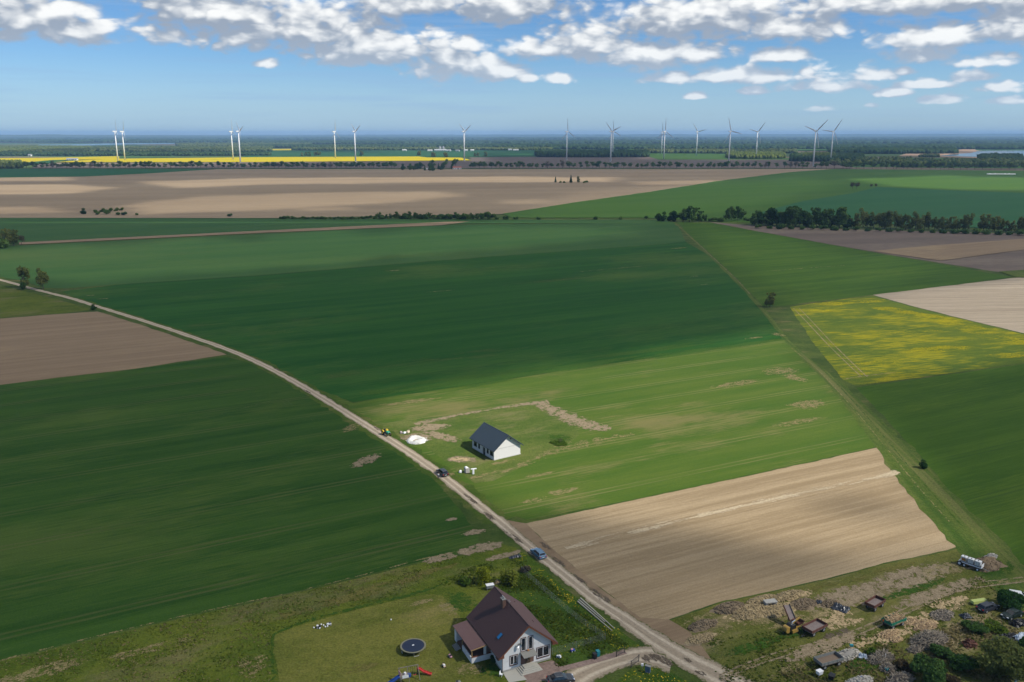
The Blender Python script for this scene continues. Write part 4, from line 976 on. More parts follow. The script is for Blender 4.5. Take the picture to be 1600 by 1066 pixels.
barn(714, 264.6, 22, 9, 4, 7.5, M_fw, M_fr, 'red roofed cottage beside the farmstead grove')
barn(669, 265.6, 10, 7, 3, 5, M_fw, M_fg, 'small pale house hidden in the farmstead grove')
for x, y, w, h, lb in ((672, 236.5, 26, 5, 'low white barn at the edge of the far village'), (688, 236.2, 62, 7, 'long white barn in the far village beside the silos'), (701, 236.8, 24, 6, 'short white barn next to the long one in the far village'),
                       (715, 237, 20, 6, 'white shed near the far village barns'), (728, 236.6, 18, 6, 'white house behind a turbine tower in the far village'), (738, 236.4, 18, 6, 'white house standing apart beside the far village'),
                       (632, 236.2, 22, 5, 'pale farmhouse among trees before the far village'), (786, 235.2, 22, 6, 'white house past the end of the far village'), (797, 235.4, 20, 6, 'last white house past the end of the far village'), (806, 236, 30, 6, 'pale house at the start of the dark wood'),
                       (90, 243.2, 40, 5, 'long pale shed behind the rapeseed'), (103, 242.3, 24, 6, 'red roofed farmhouse behind the rapeseed'), (47, 244.2, 12, 5, 'small blue white shed behind the rapeseed'), (113, 250.5, 36, 4, 'grey shed inside the yellow rapeseed')):
    barn(x, y, w, 12, h, h + 3.5, M_fw, M_fr if 'red roofed' in lb else (M_fg if 'shed' in lb else M_fw), lb, random.uniform(-.2, .2))
sr = thing('silo', 'pair of grey silos rising over the far village barns', 'silo', at(690, 235.6))
for dx_ in (-9, 9):
    MB().cyl((dx_, 0, 0), (dx_, 0, 20), 6, 6, 16).build('tank', M_fg, sr, True); MB().cyl((dx_, 0, 20), (dx_, 0, 24), 6.2, .5, 16).build('cap', M_fg, sr)
# white wrapped clamp in the far green field
t = thing('silage_clamp', 'long white wrapped silage clamp lying in the far green field', 'silage clamp', at(1564, 273), R(-3))
MB().prism([(-2.5, 0), (2.5, 0), (1.9, 1.8), (.8, 2.4), (-.8, 2.4), (-1.9, 1.8)], -31, 31, axes=(1, 2, 0)).build('wrap', M_fw, t)
for k in (-24, -13, 9, 18): MB().box((k, 0, 2.6), (3.5, 2.0, .9), taper=.7).build('bulge', M_fw, t)


# ------------------------------------------------------------------ near things: materials
M_plaster = plain('white_plaster', (0.66, 0.66, 0.65), 0.85, var=0.05, scale=.8, dirt=(0.56, 0.55, 0.52), bump=.01)
M_block = plain('white_block_wall', (0.60, 0.59, 0.565), 0.9, var=0.08, scale=1.5)
M_mortar = plain('mortar', (0.50, 0.49, 0.47), 0.95, var=0.1)
M_concrete = plain('concrete', (0.34, 0.33, 0.30), 0.9, var=0.18, scale=1.2, dirt=(0.25, 0.24, 0.20))
M_tile = plain('brown_tile_sheet', (0.068, 0.034, 0.032), 0.6, var=0.14, scale=1.5, spec=.5)
M_anthracite = plain('anthracite_sheet', (0.030, 0.048, 0.066), 0.42, var=0.10, scale=1.2, spec=.5)
M_porchroof = plain('porch_sheet', (0.115, 0.062, 0.058), 0.55, var=0.12, scale=1.0)
M_rust_wood = plain('stained_board', (0.16, 0.055, 0.026), 0.7, var=0.2, scale=3)
M_brownframe = plain('brown_frame', (0.10, 0.045, 0.03), 0.5, var=0.1)
M_whitepl = plain('white_plastic', (0.78, 0.78, 0.78), 0.4, var=0.04)
M_glass = plain('window_glass', (0.012, 0.016, 0.02), 0.06, var=0.2, spec=.8)
M_carglass = plain('car_glass', (0.010, 0.014, 0.018), 0.05, var=0.1, spec=.8)
M_brickpanel = plain('brown_brick', (0.15, 0.085, 0.062), 0.85, var=0.3, scale=4)
M_doorwood = plain('door_wood', (0.055, 0.034, 0.018), 0.5, var=0.25, scale=4)
M_greycan = plain('grey_sheet', (0.24, 0.235, 0.21), 0.6, var=0.1)
M_stepcon = plain('pale_step_concrete', (0.40, 0.385, 0.33), 0.85, var=0.12, scale=2)
M_metal = plain('galvanised', (0.42, 0.43, 0.44), 0.4, 0.7, var=0.12)
M_darkmetal = plain('dark_metal', (0.045, 0.045, 0.05), 0.5, 0.4, var=0.2)
M_tyre = plain('tyre_rubber', (0.025, 0.025, 0.026), 0.9, var=0.2)
M_rim = plain('wheel_rim', (0.40, 0.41, 0.42), 0.4, 0.5, var=0.1)
M_rust = plain('rusty_steel', (0.125, 0.050, 0.034), 0.85, 0.1, var=0.35, scale=2, dirt=(0.075, 0.045, 0.036))
M_bedfloor = plain('worn_bed_floor', (0.19, 0.155, 0.145), 0.8, var=0.3, scale=2.5, dirt=(0.10, 0.065, 0.055))
M_green = plain('green_enamel', (0.012, 0.175, 0.105), 0.45, var=0.12, scale=2)
M_greyboard = plain('weathered_grey_board', (0.20, 0.205, 0.19), 0.9, var=0.25, scale=3, dirt=(0.11, 0.11, 0.10))
M_earthload = plain('earth_load', (0.17, 0.125, 0.09), 0.95, var=0.35, scale=4)
M_yellow = plain('yellow_enamel', (0.34, 0.215, 0.045), 0.55, var=0.25, scale=3, dirt=(0.22, 0.13, 0.04))
M_brightyellow = plain('bright_yellow_enamel', (0.72, 0.48, 0.02), 0.45, var=0.1)
M_turq = plain('turquoise_green_enamel', (0.015, 0.40, 0.22), 0.4, var=0.08)
M_black = plain('black_paint', (0.012, 0.012, 0.014), 0.5, var=0.2)
M_split = plain('split_firewood', (0.50, 0.36, 0.20), 0.9, var=0.3, scale=3, dirt=(0.30, 0.19, 0.10))
M_branch = plain('grey_branches', (0.265, 0.225, 0.170), 0.9, var=0.3, scale=3)
M_rubble = plain('pale_rubble', (0.43, 0.40, 0.34), 0.95, var=0.3, scale=3)
M_mulch = plain('brown_mulch', (0.205, 0.145, 0.085), 0.95, var=0.3, scale=3, dirt=(0.13, 0.095, 0.06), bump=.1)
M_chips = plain('pale_chip_heap', (0.36, 0.275, 0.145), 0.95, var=0.3, scale=2.2, dirt=(0.20, 0.155, 0.095), bump=.1)
M_soilheap = plain('soil_heap', (0.200, 0.150, 0.092), 0.95, var=0.3, scale=2, bump=.1)
M_tarp = plain('dark_blue_plastic', (0.020, 0.028, 0.042), 0.3, var=0.3, scale=3, spec=.6)
M_sheetblue = plain('pale_blue_sheet', (0.42, 0.50, 0.60), 0.5, var=0.1)
M_lime = plain('white_lime', (0.56, 0.55, 0.51), 0.95, var=0.08, scale=2)
M_poly = plain('translucent_tank', (0.70, 0.71, 0.70), 0.35, var=0.05)
M_orange = plain('orange_panel', (0.42, 0.19, 0.04), 0.6, var=0.25)
M_blue = plain('blue_plastic', (0.012, 0.07, 0.32), 0.35, var=0.06)
M_redp = plain('red_plastic', (0.46, 0.035, 0.03), 0.35, var=0.06)
M_pink = plain('pink_plastic', (0.62, 0.30, 0.36), 0.4, var=0.06)
M_teal = plain('teal_plastic', (0.012, 0.20, 0.24), 0.4, var=0.06)
M_frame_wood = plain('grey_timber', (0.21, 0.185, 0.15), 0.85, var=0.25, scale=4)
M_post_wood = plain('yellow_timber', (0.34, 0.22, 0.10), 0.75, var=0.2, scale=4)
M_mat = plain('trampoline_mat', (0.005, 0.014, 0.040), 0.6, var=0.1)
M_pad = plain('trampoline_pad', (0.17, 0.165, 0.10), 0.6, var=0.12)
M_polec = plain('pale_pole_concrete', (0.44, 0.41, 0.33), 0.85, var=0.15)
M_hedlamp = plain('lamp_glass', (0.65, 0.67, 0.70), 0.1, var=0.03, spec=.8)
M_tail = plain('tail_lamp', (0.45, 0.012, 0.015), 0.2, var=0.05, spec=.7)
M_plate = plain('number_plate', (0.75, 0.75, 0.74), 0.5, var=0.02)
M_skin = plain('skin', (0.48, 0.29, 0.21), 0.6, var=0.05)
M_shirt = plain('white_shirt', (0.78, 0.78, 0.78), 0.85, var=0.05)
M_trous = plain('dark_trousers', (0.05, 0.055, 0.075), 0.9, var=0.1)
M_hair = plain('dark_hair', (0.03, 0.022, 0.016), 0.7, var=0.1)

pm, n = new_mat('pink_block_paving')
oc = n.add('ShaderNodeNewGeometry', (), 0)
br = n.add('ShaderNodeTexBrick', {'Vector': oc, 'Color1': (0.235, 0.165, 0.135, 1), 'Color2': (0.29, 0.205, 0.17, 1), 'Mortar': (0.14, 0.115, 0.095, 1), 'Scale': 1.0, 'Mortar Size': .02, 'Brick Width': .4, 'Row Height': .2}, 0)
col = n.scale(br, n.lin(n.noise(oc, 1.2, 5, .65), .3, .7, .75, 1.25))
finish(n, col, .9, spec=.1); M_paving = pm


def window(parent, c, w, h, axis, frame=M_brownframe, sash=M_whitepl, reveal=.05, mull=1, out=-1):
    """window in a wall; axis 'x': wall runs along x and faces out*y; 'y': wall runs along y and faces out*x"""
    f = MB(); s = MB(); g = MB()
    def bx(mb, u, z, dw, dh, d0, d1):
        d = (d0 + d1) / 2 * out
        ctr = (c[0] + u, c[1] + d, c[2] + z) if axis == 'x' else (c[0] + d, c[1] + u, c[2] + z)
        mb.box(ctr, (dw, d1 - d0, dh) if axis == 'x' else (d1 - d0, dw, dh))
    t = .11
    for sx in (-1, 1): bx(f, sx * (w / 2 + t / 2), 0, t, h + 2 * t, .0, .07)
    bx(f, 0, h / 2 + t / 2, w, t, .0, .068); bx(f, 0, -h / 2 - t / 2 - .02, w + .1, t + .04, 0, .14)
    o = f.build('window', frame, parent)
    for sx in (-1, 1): bx(s, sx * (w / 2 - .04), 0, .08, h, .0, .045)
    bx(s, 0, h / 2 - .04, w - .16, .08, 0, .044); bx(s, 0, -h / 2 + .04, w - .16, .08, 0, .044)
    for k in range(mull): bx(s, -w / 2 + w * (k + 1) / (mull + 1), 0, .09, h - .16, 0, .046)
    s.build('sash', sash, o)
    for k in range(mull + 1):
        g = MB(); bx(g, -w / 2 + w * (k + .5) / (mull + 1), 0, w / (mull + 1), h, .0, .02); g.build('pane', M_glass, o)
    return o


def roof_slope(name, parent, x_e, z_e, x_r, z_r, y0, y1, mat, tile=(.22, .36), amp=.05, th=.12):
    """profiled sheet slope from the eave (x_e,z_e) to the ridge (x_r,z_r)"""
    d = Vector((x_r - x_e, 0, z_r - z_e)); Ls = d.length; d.normalize(); nrm = Vector((-d.z, 0, d.x)) * (1 if d.x > 0 else -1)
    ny = int((y1 - y0) / tile[0]) * 2; ns = int(Ls / tile[1]); rows = []
    for k in range(ns):
        rows += [(k / ns, amp * .9), ((k + 1) / ns - 1e-4, 0.0)]
    vs_ = []
    for t, up in rows:
        for j in range(ny + 1):
            y = y0 + (y1 - y0) * j / ny; w = amp * (1 if j % 2 else 0)
            vs_.append(Vector((x_e, y, z_e)) + d * (Ls * t) + nrm * (th + up + w))
    m_ = ny + 1
    fs = [(i * m_ + j, i * m_ + j + 1, (i + 1) * m_ + j + 1, (i + 1) * m_ + j) for i in range(len(rows) - 1) for j in range(ny)]
    mb = MB().raw(vs_, fs)
    a, b = Vector((x_e, 0, z_e)), Vector((x_r, 0, z_r))
    mb.raw([(a.x, y0, a.z), (b.x, y0, b.z), (b.x, y1, b.z), (a.x, y1, a.z)] + [tuple(p + nrm * th + Vector((0, y, 0))) for y in (y0, y1) for p in (a, b)], [(0, 1, 2, 3), (0, 1, 5, 4), (3, 2, 7, 6), (0, 4, 6, 3), (1, 2, 7, 5)])
    return mb.build(name, mat, parent)


# ------------------------------------------------------------------ the brown-roofed house
HX, HY, HYAW, hw, hl, he, hr, oe, og = -1.61, 129.8, 0.44, 9.3, 13.03, 4.06, 8.09, 0.94, 0.73
house = thing('brown_roofed_house', 'white rendered house with dark brown tiled roof, porch and front steps', 'house', (HX, HY, 0), HYAW)
slp = (hr - he) / (hw / 2)
MB().prism([(0, 0), (hw, 0), (hw, he), (hw / 2, hr - .1), (0, he)], 0, hl).build('wall', M_plaster, house)
MB().prism([(-.04, 0), (hw + .04, 0), (hw + .04, .35), (-.04, .35)], -.04, hl + .04).build('plinth', M_concrete, house)
rl = roof_slope('roof_slope', house, -oe, he - slp * oe, hw / 2, hr, -og, hl + og, M_tile)
rr = roof_slope('roof_slope', house, hw + oe, he - slp * oe, hw / 2, hr, -og, hl + og, M_tile)
MB().cyl((hw / 2, -og, hr + .12), (hw / 2, hl + og, hr + .12), .14, n=8).build('ridge_cap', M_tile, house)
for sx in (0, 1):
    xe = -oe - .08 if sx == 0 else hw + oe + .08; ze = he - slp * oe - .02
    MB().cyl((xe, -og, ze), (xe, hl + og, ze), .09, n=8).build('gutter', M_brownframe, house)
    xd = .06 if sx == 0 else hw - .06
    MB().tube([(xe, .2, ze), (xd - (.12 if sx == 0 else -.12), -.07, ze - .5), (xd - (.12 if sx == 0 else -.12), -.07, .2)], .05, 6).build('downpipe', M_brownframe, house)
    for yy in (-og + .01, hl + og - .05):
        a = Vector((xe, yy, ze - .10)); b = Vector((hw / 2, yy, hr - .06)); MB().bar(a, b, .05, .24).build('bargeboard', M_rust_wood, house)
    MB().raw([(xe, -og + .02, ze - .06), (hw * sx, -og + .02, ze - .06), (hw * sx, -.01, ze - .06), (xe, -.01, ze - .06), (xe, -og + .02, ze - .01), (hw * sx, -og + .02, he - .12), (hw * sx, -.01, he - .12), (xe, -.01, ze - .01)],
             [(0, 1, 2, 3), (4, 5, 6, 7), (0, 1, 5, 4), (1, 2, 6, 5), (2, 3, 7, 6), (3, 0, 4, 7)]).build('eave_soffit', M_rust_wood, house)
ch = MB().box((3.75, 7.9, 7.95), (.62, .95, 2.1)).build('chimney', M_brickpanel, house)
MB().box((3.75, 7.9, 9.05), (.78, 1.1, .1)).build('chimney_cap', M_greycan, ch)
for dy in (-.25, .25): MB().cyl((3.75, 7.9 + dy, 9.1), (3.75, 7.9 + dy, 9.45), .13, .11, 10).build('flue', M_metal, ch)
an = MB().cyl((4.3, 6.6, 7.7), (4.3, 6.6, 9.3), .025, n=6).build('antenna', M_metal, house)
an2 = MB().bar((4.3, 6.1, 9.1), (4.3, 7.1, 9.1), .03, .03)
for k in range(5): an2.bar((4.05, 6.2 + k * .2, 9.1), (4.55, 6.2 + k * .2, 9.1), .02, .02)
an2.build('antenna_bars', M_metal, an)
# skylight
c = Vector((1.0, 3.0, he + slp * 1.0)); ax = math.atan(slp); Mx = Matrix.Rotation(-ax, 3, 'Y')
skf = MB(); skf.box(c + Mx @ Vector((0, 0, .22)), (1.25, .85, .10), M=Mx); skf = skf.build('skylight', M_darkmetal, house)
MB().box(c + Mx @ Vector((0, 0, .285)), (1.08, .68, .03), M=Mx).build('pane', plain('sky_blue_glass', (0.02, 0.16, 0.36), .08, var=.05, spec=.8), skf)
for k, (xx, yy) in enumerate(((7.2, 10.5), (7.6, 3.6), (7.7, 4.2))):
    MB().box((xx, yy, he + slp * (hw - xx) + .27), (.25, .25, .16)).build('roof_vent', M_tile, house)
dish = MB().cyl((3.0, -.35, 4.6), (2.95, -.50, 4.66), .10, .42, 18, caps=False); dish = dish.build('satellite_dish', M_metal, house, True)
MB().bar((3.0, 0, 4.5), (3.0, -.35, 4.6), .05, .05).build('bracket', M_metal, dish); MB().bar((2.97, -.42, 4.3), (2.9, -.85, 4.55), .03, .03).build('feed_arm', M_metal, dish)
for x0, x1, z0, z1, ml in ((3.53, 4.35, 3.14, 5.6, 0), (4.91, 5.72, 3.14, 5.6, 0), (1.42, 2.76, 1.05, 2.75, 1), (6.59, 8.95, 1.0, 2.9, 1)):
    window(house, ((x0 + x1) / 2, 0, (z0 + z1) / 2), x1 - x0, z1 - z0, 'x', mull=ml)
window(house, (0, 2.2, 2.0), 1.0, 1.1, 'y', mull=0)
window(house, (hw, 4.5, 1.9), 1.3, 1.3, 'y', mull=1, out=1); window(house, (hw, 9, 1.9), 1.3, 1.3, 'y', mull=1, out=1)
MB().box((4.69, -.02, 1.65), (2.5, .09, 2.1)).build('entrance_brick_panel', M_brickpanel, house)
dr = MB().box((4.75, -.10, 1.6), (1.0, .08, 2.0)).build('front_door', M_doorwood, house)
MB().box((4.60, -.15, 1.8), (.28, .03, 1.1)).build('glazing', M_glass, dr); MB().bar((5.12, -.18, 1.45), (5.12, -.18, 1.65), .03, .03).build('handle', M_metal, dr)
cn = MB().raw([(3.3, 0, 2.98), (5.95, 0, 2.98), (5.95, -1.65, 2.72), (3.3, -1.65, 2.72), (3.3, 0, 3.10), (5.95, 0, 3.10), (5.95, -1.65, 2.84), (3.3, -1.65, 2.84)],
              [(3, 2, 1, 0), (4, 5, 6, 7), (0, 1, 5, 4), (1, 2, 6, 5), (2, 3, 7, 6), (3, 0, 4, 7)]).build('entrance_canopy', M_greycan, house)
for xx in (3.4, 5.85): MB().bar((xx, 0, 2.1), (xx, -1.4, 2.72), .06, .06).build('canopy_brace', M_brownframe, cn)
MB().box((4.75, -.25, 3.2), (.35, .3, .2)).build('flower_box', plain('terracotta', (0.40, 0.19, 0.08), .8), cn)
for k in range(4):
    i_ = .34 * k
    MB().box(((2.55 + 6.55) / 2, (-2.3 + i_) / 2 - .02, .075 + .15 * k), (4.0 - 2 * i_, 2.3 - i_, .15)).build('front_step', M_stepcon, house, bevel=.02)
# porch on the flank
MB().raw([(-.95, 4.45, 3.02), (-4.05, 4.45, 2.66), (-4.05, 13.1, 2.66), (-.95, 13.1, 3.02), (-.95, 4.45, 3.12), (-4.05, 4.45, 2.76), (-4.05, 13.1, 2.76), (-.95, 13.1, 3.12)],
         [(0, 1, 2, 3), (4, 5, 6, 7), (0, 1, 5, 4), (1, 2, 6, 5), (2, 3, 7, 6), (3, 0, 4, 7)]).build('porch_roof', M_porchroof, house)
MB().bar((-4.02, 4.43, 2.66), (-.95, 4.43, 3.0), .08, .16).build('porch_fascia', M_post_wood, house)
MB().box((-1.9, 4.72, .55), (3.84, .18, 1.1)).build('porch_parapet', M_plaster, house)
MB().box((-3.75, 6.9, .55), (.18, 4.2, 1.1)).build('porch_parapet', M_plaster, house)
MB().box((-3.0, 12.2, 1.33), (1.7, .9, 2.66)).build('porch_store', M_plaster, house)
MB().box((-1.9, 8.7, .16), (3.6, 7.8, .3)).build('porch_floor', M_brickpanel, house)  # brown puts the dark of the porch interior into the floor colour
MB().box((-1.86, 4.72, 1.13), (3.9, .26, .06)).build('parapet_cap', M_rust_wood, house)
for px_, py_ in ((-3.72, 4.75), (-3.75, 9.1)): MB().box((px_, py_, 1.9), (.14, .14, 1.55)).build('porch_post', M_post_wood, house)
MB().box((-1.25, 4.75, 2.05), (.42, .22, 1.8)).build('porch_pillar', M_plaster, house)
MB().box((-.12, 8.7, 1.6), (.08, 7.6, 2.6)).build('porch_dark_backing', M_brickpanel, house)  # brown panel over the house wall, painting the porch interior dark
for k in range(3): MB().box((-4.15 - .32 * k, 10.2, .28 - .1 * k), (.34, 2.0, .09)).build('porch_step', M_greyboard, house)


def loc_h(x, y, z=0.0): return Matrix.Rotation(HYAW, 3, 'Z') @ Vector((x, y, z)) + Vector((HX, HY, 0))


sheet('concrete_apron', [loc_h(0, -.05), loc_h(-.2, -3.0), loc_h(2.9, -3.6), loc_h(2.6, -.05)], .045, M_stepcon, world=True, jit=0)
sheet('block_paving', [loc_h(2.6, -.05), loc_h(2.9, -3.6), loc_h(1.5, -4.6), loc_h(6, -5.2), loc_h(9.9, -4.0), loc_h(9.5, -.5)], .05, M_paving, world=True, jit=0)
strip('paved_path', [(872, 1047), (905, 1039), (940, 1030), (977, 1019)], [1.3], .055, M_paving, jit=.02)

# ------------------------------------------------------------------ the new white house
NX, NY, NYAW, nw, nl, nhe, nhr, noe, nog = -5.09, 228.25, 0.58, 8.95, 12.0, 3.28, 6.73, 0.51, 0.75
nh = thing('new_white_house', 'unfinished white house with plain anthracite roof standing alone in the field', 'house', (NX, NY, 0), NYAW)
ns_ = (nhr - nhe) / (nw / 2)
MB().prism([(0, 0), (nw, 0), (nw, nhe), (nw / 2, nhr - .08), (0, nhe)], 0, nl).build('wall', M_block, nh)
MB().prism([(-.06, 0), (nw + .06, 0), (nw + .06, .28), (-.06, .28)], -.06, nl + .06).build('plinth', M_mortar, nh)
MB().box((nw / 2, -.02, nhe - .1), (nw, .06, .22)).build('ring_beam', M_mortar, nh)
roof_slope('roof_slope', nh, -noe, nhe - ns_ * noe, nw / 2, nhr, -nog, nl + nog, M_anthracite, tile=(.25, .4), amp=.03)
roof_slope('roof_slope', nh, nw + noe, nhe - ns_ * noe, nw / 2, nhr, -nog, nl + nog, M_anthracite, tile=(.25, .4), amp=.03)
MB().cyl((nw / 2, -nog, nhr + .1), (nw / 2, nl + nog, nhr + .1), .13, n=8).build('ridge_cap', M_anthracite, nh)
for sx in (0, 1):
    xe = -noe - .07 if sx == 0 else nw + noe + .07; ze = nhe - ns_ * noe
    MB().cyl((xe, -nog, ze), (xe, nl + nog, ze), .08, n=8).build('gutter', M_anthracite, nh)
    for yy in (-nog + .01, nl + nog - .04): MB().bar((xe, yy, ze - .06), (nw / 2, yy, nhr - .02), .04, .2).build('bargeboard', M_anthracite, nh)
for f_ in (.25, .5, .75): MB().bar((nw / 2 * (2 - f_), -nog + .05, nhe + ns_ * nw / 2 * f_ - .16), (nw / 2 * (2 - f_), 0, nhe + ns_ * nw / 2 * f_ - .16), .12, .14).build('rafter_end', M_post_wood, nh)
MB().box((nw / 2 + 1.1, -.03, nhr - 1.35), (.34, .08, .34)).build('gable_vent', M_dk, nh)
M_anf = plain('anthracite_frame', (0.03, 0.034, 0.04), .4, var=.05)
for y0, y1, z0, z1 in ((9.5, 10.9, 1.2, 2.35), (7.75, 8.42, 1.2, 2.35), (2.99, 3.68, 1.2, 2.35), (.65, 1.94, 1.2, 2.35)):
    window(nh, (0, (y0 + y1) / 2, (z0 + z1) / 2), y1 - y0, z1 - z0, 'y', frame=M_anf, sash=M_anf, mull=0)
dr = MB().box((-.03, 5.25, 1.15), (.1, 1.0, 2.2)).build('front_door', M_anf, nh); MB().box((-.10, 4.9, 1.1), (.05, .04, .5)).build('handle', M_metal, dr)
MB().box((-.02, 6.25, 1.25), (.07, .75, 2.3)).build('door_side_panel', M_mortar, nh)
window(nh, (nw, 6, 1.3), 2.2, 2.2, 'y', frame=M_anf, sash=M_anf, mull=1, out=1)


# ------------------------------------------------------------------ cars
def car(name, label, paint, loc, rz, kind='estate', rails=False, wreck=False):
    t = thing(name, label, 'car', loc, rz)
    L_ = 4.6; W_ = 1.78
    if kind == 'suv': top, belt, rear_top, rear_base, ws_b, ws_t = 1.60, 1.0, -1.85, -2.2, 1.15, .35
    elif kind == 'sedan': top, belt, rear_top, rear_base, ws_b, ws_t = 1.42, .92, -1.05, -1.75, 1.05, .25
    else: top, belt, rear_top, rear_base, ws_b, ws_t = 1.47, .93, -1.75, -2.15, 1.1, .30
    b = MB().prism([(-2.28, .32), (-2.32, .55), (-2.28, belt - .05), (-2.1, belt + .02), (-.5, belt + .03), (1.1, belt + .0), (1.9, belt - .1), (2.2, belt - .24), (2.32, .55), (2.28, .30)], -W_ / 2, W_ / 2)
    b.build('body', paint, t, bevel=.10)
    wb, wt = W_ / 2 - .05, W_ / 2 - .24
    cb = MB().raw([(rear_base, -wb, belt), (ws_b, -wb, belt), (ws_b, wb, belt), (rear_base, wb, belt), (rear_top, -wt, top), (ws_t, -wt, top), (ws_t, wt, top), (rear_top, wt, top)],
                  [(3, 2, 1, 0), (4, 5, 6, 7), (0, 1, 5, 4), (1, 2, 6, 5), (2, 3, 7, 6), (3, 0, 4, 7)])
    cab = cb.build('cabin', paint, t, bevel=.05)

    def pane(nm, q, par):
        q = [Vector(p) for p in q]; nr = (q[1] - q[0]).cross(q[3] - q[0]).normalized(); cc = sum(q, Vector()) / 4
        if nr.dot(cc - Vector((-.4, 0, 1.1))) < 0: nr = -nr
        MB().raw([p + nr * .005 for p in q] + [p + nr * .018 for p in q], [(0, 1, 2, 3), (4, 5, 6, 7), (0, 1, 5, 4), (1, 2, 6, 5), (2, 3, 7, 6), (3, 0, 4, 7)]).build(nm, M_carglass, par)
    lp = lambda a, b_, f: Vector(a).lerp(Vector(b_), f)
    pane('windscreen', [lp((ws_b, -wb + .1, belt), (ws_t, -wt + .07, top), .08), lp((ws_b, wb - .1, belt), (ws_t, wt - .07, top), .08), lp((ws_b, wb - .1, belt), (ws_t, wt - .07, top), .92), lp((ws_b, -wb + .1, belt), (ws_t, -wt + .07, top), .92)], cab)
    pane('rear_window', [lp((rear_base, -wb + .12, belt), (rear_top, -wt + .08, top), f) if s_ < 0 else lp((rear_base, wb - .12, belt), (rear_top, wt - .08, top), f) for s_, f in ((-1, .18), (1, .18), (1, .88), (-1, .88))], cab)
    for s_ in (-1, 1):
        for f0, f1 in ((.06, .33), (.36, .62), (.65, .93)):
            P_ = lambda f, v: Vector((rear_base, s_ * wb, belt)).lerp(Vector((ws_b, s_ * wb, belt)), f).lerp(Vector((rear_top, s_ * wt, top)).lerp(Vector((ws_t, s_ * wt, top)), f), v)
            pane('side_window', [P_(f0, .12), P_(f1, .12), P_(f1, .84), P_(f0, .84)], cab)
        for xx in (-1.35, 1.42):
            w_ = MB().cyl((xx, s_ * (W_ / 2 - .20), .32), (xx, s_ * (W_ / 2 + .015), .32), .32, .32, 18).build('wheel', M_tyre, t)
            MB().cyl((xx, s_ * (W_ / 2 + .0), .32), (xx, s_ * (W_ / 2 + .03), .32), .21, .19, 14).build('rim', M_rim, w_)
        MB().box((2.19, s_ * .62, .66), (.16, .38, .14)).build('headlight', M_hedlamp, t)
        MB().box((-2.27, s_ * .70, .80), (.10, .30, .20)).build('tail_light', M_tail, t)
        MB().box((.95, s_ * (W_ / 2 + .06), belt + .1), (.14, .18, .13)).build('mirror', paint, t)
        if rails: MB().bar((rear_top + .15, s_ * (wt - .03), top + .05), (ws_t - .1, s_ * (wt - .03), top + .05), .04, .05).build('roof_rail', M_metal, t)
    MB().box((-2.34, 0, .62), (.03, .52, .12)).build('number_plate', M_plate, t); MB().box((2.34, 0, .42), (.03, .52, .11)).build('number_plate', M_plate, t)
    return t


def paint(name, c): return plain(name, c, .28, .1, var=.05, spec=.6, extra={'Coat Weight': .6, 'Coat Roughness': .1})


P_black, P_blue, P_navy, P_wreck = paint('black_car_paint', (.010, .014, .022)), paint('steel_blue_paint', (.10, .20, .30)), paint('dark_navy_paint', (.008, .014, .024)), plain('faded_navy_paint', (.030, .034, .045), .5, .1, var=.15)
d_road = (at(760, 800) - at(660, 720)); a_road = math.atan2(d_road.y, d_road.x)
car('parked_car', 'black car parked on the dirt road beside the plot with the new house', P_black, at(691, 741.5) + Vector((0, 0, .042)), a_road + math.pi, 'suv')
d2 = (at(870, 894) - at(825, 853)); a2 = math.atan2(d2.y, d2.x)
car('parked_car', 'steel blue estate car on the dirt road by the corner of the sandy field', P_blue, at(841, 868.5) + Vector((0, 0, .042)), a2 + math.pi, 'estate', True)
d3 = at(896, 1061) - at(857, 1066)
car('parked_car', 'dark navy saloon parked on the driveway in front of the brown-roofed house', P_navy, at(876, 1066) + Vector((0, 0, .05)), math.atan2(d3.y, d3.x), 'sedan', True)
car('wrecked_car', 'dust-dulled dark estate car standing in the weeds of the yard', P_wreck, at(1543, 953) + Vector((0, 0, .03)), R(24), 'estate')
car('wrecked_car', 'dark green-black car half hidden under the yard bushes', plain('dark_green_paint', (.010, .022, .020), .3, .1, var=.1), at(1581, 964) + Vector((0, 0, .03)), R(205), 'sedan')
car('wrecked_car', 'white car showing behind the dark bush at the yard edge', paint('white_car_paint', (.62, .63, .64)), at(1592, 936) + Vector((0, 0, .03)), R(-20), 'estate')


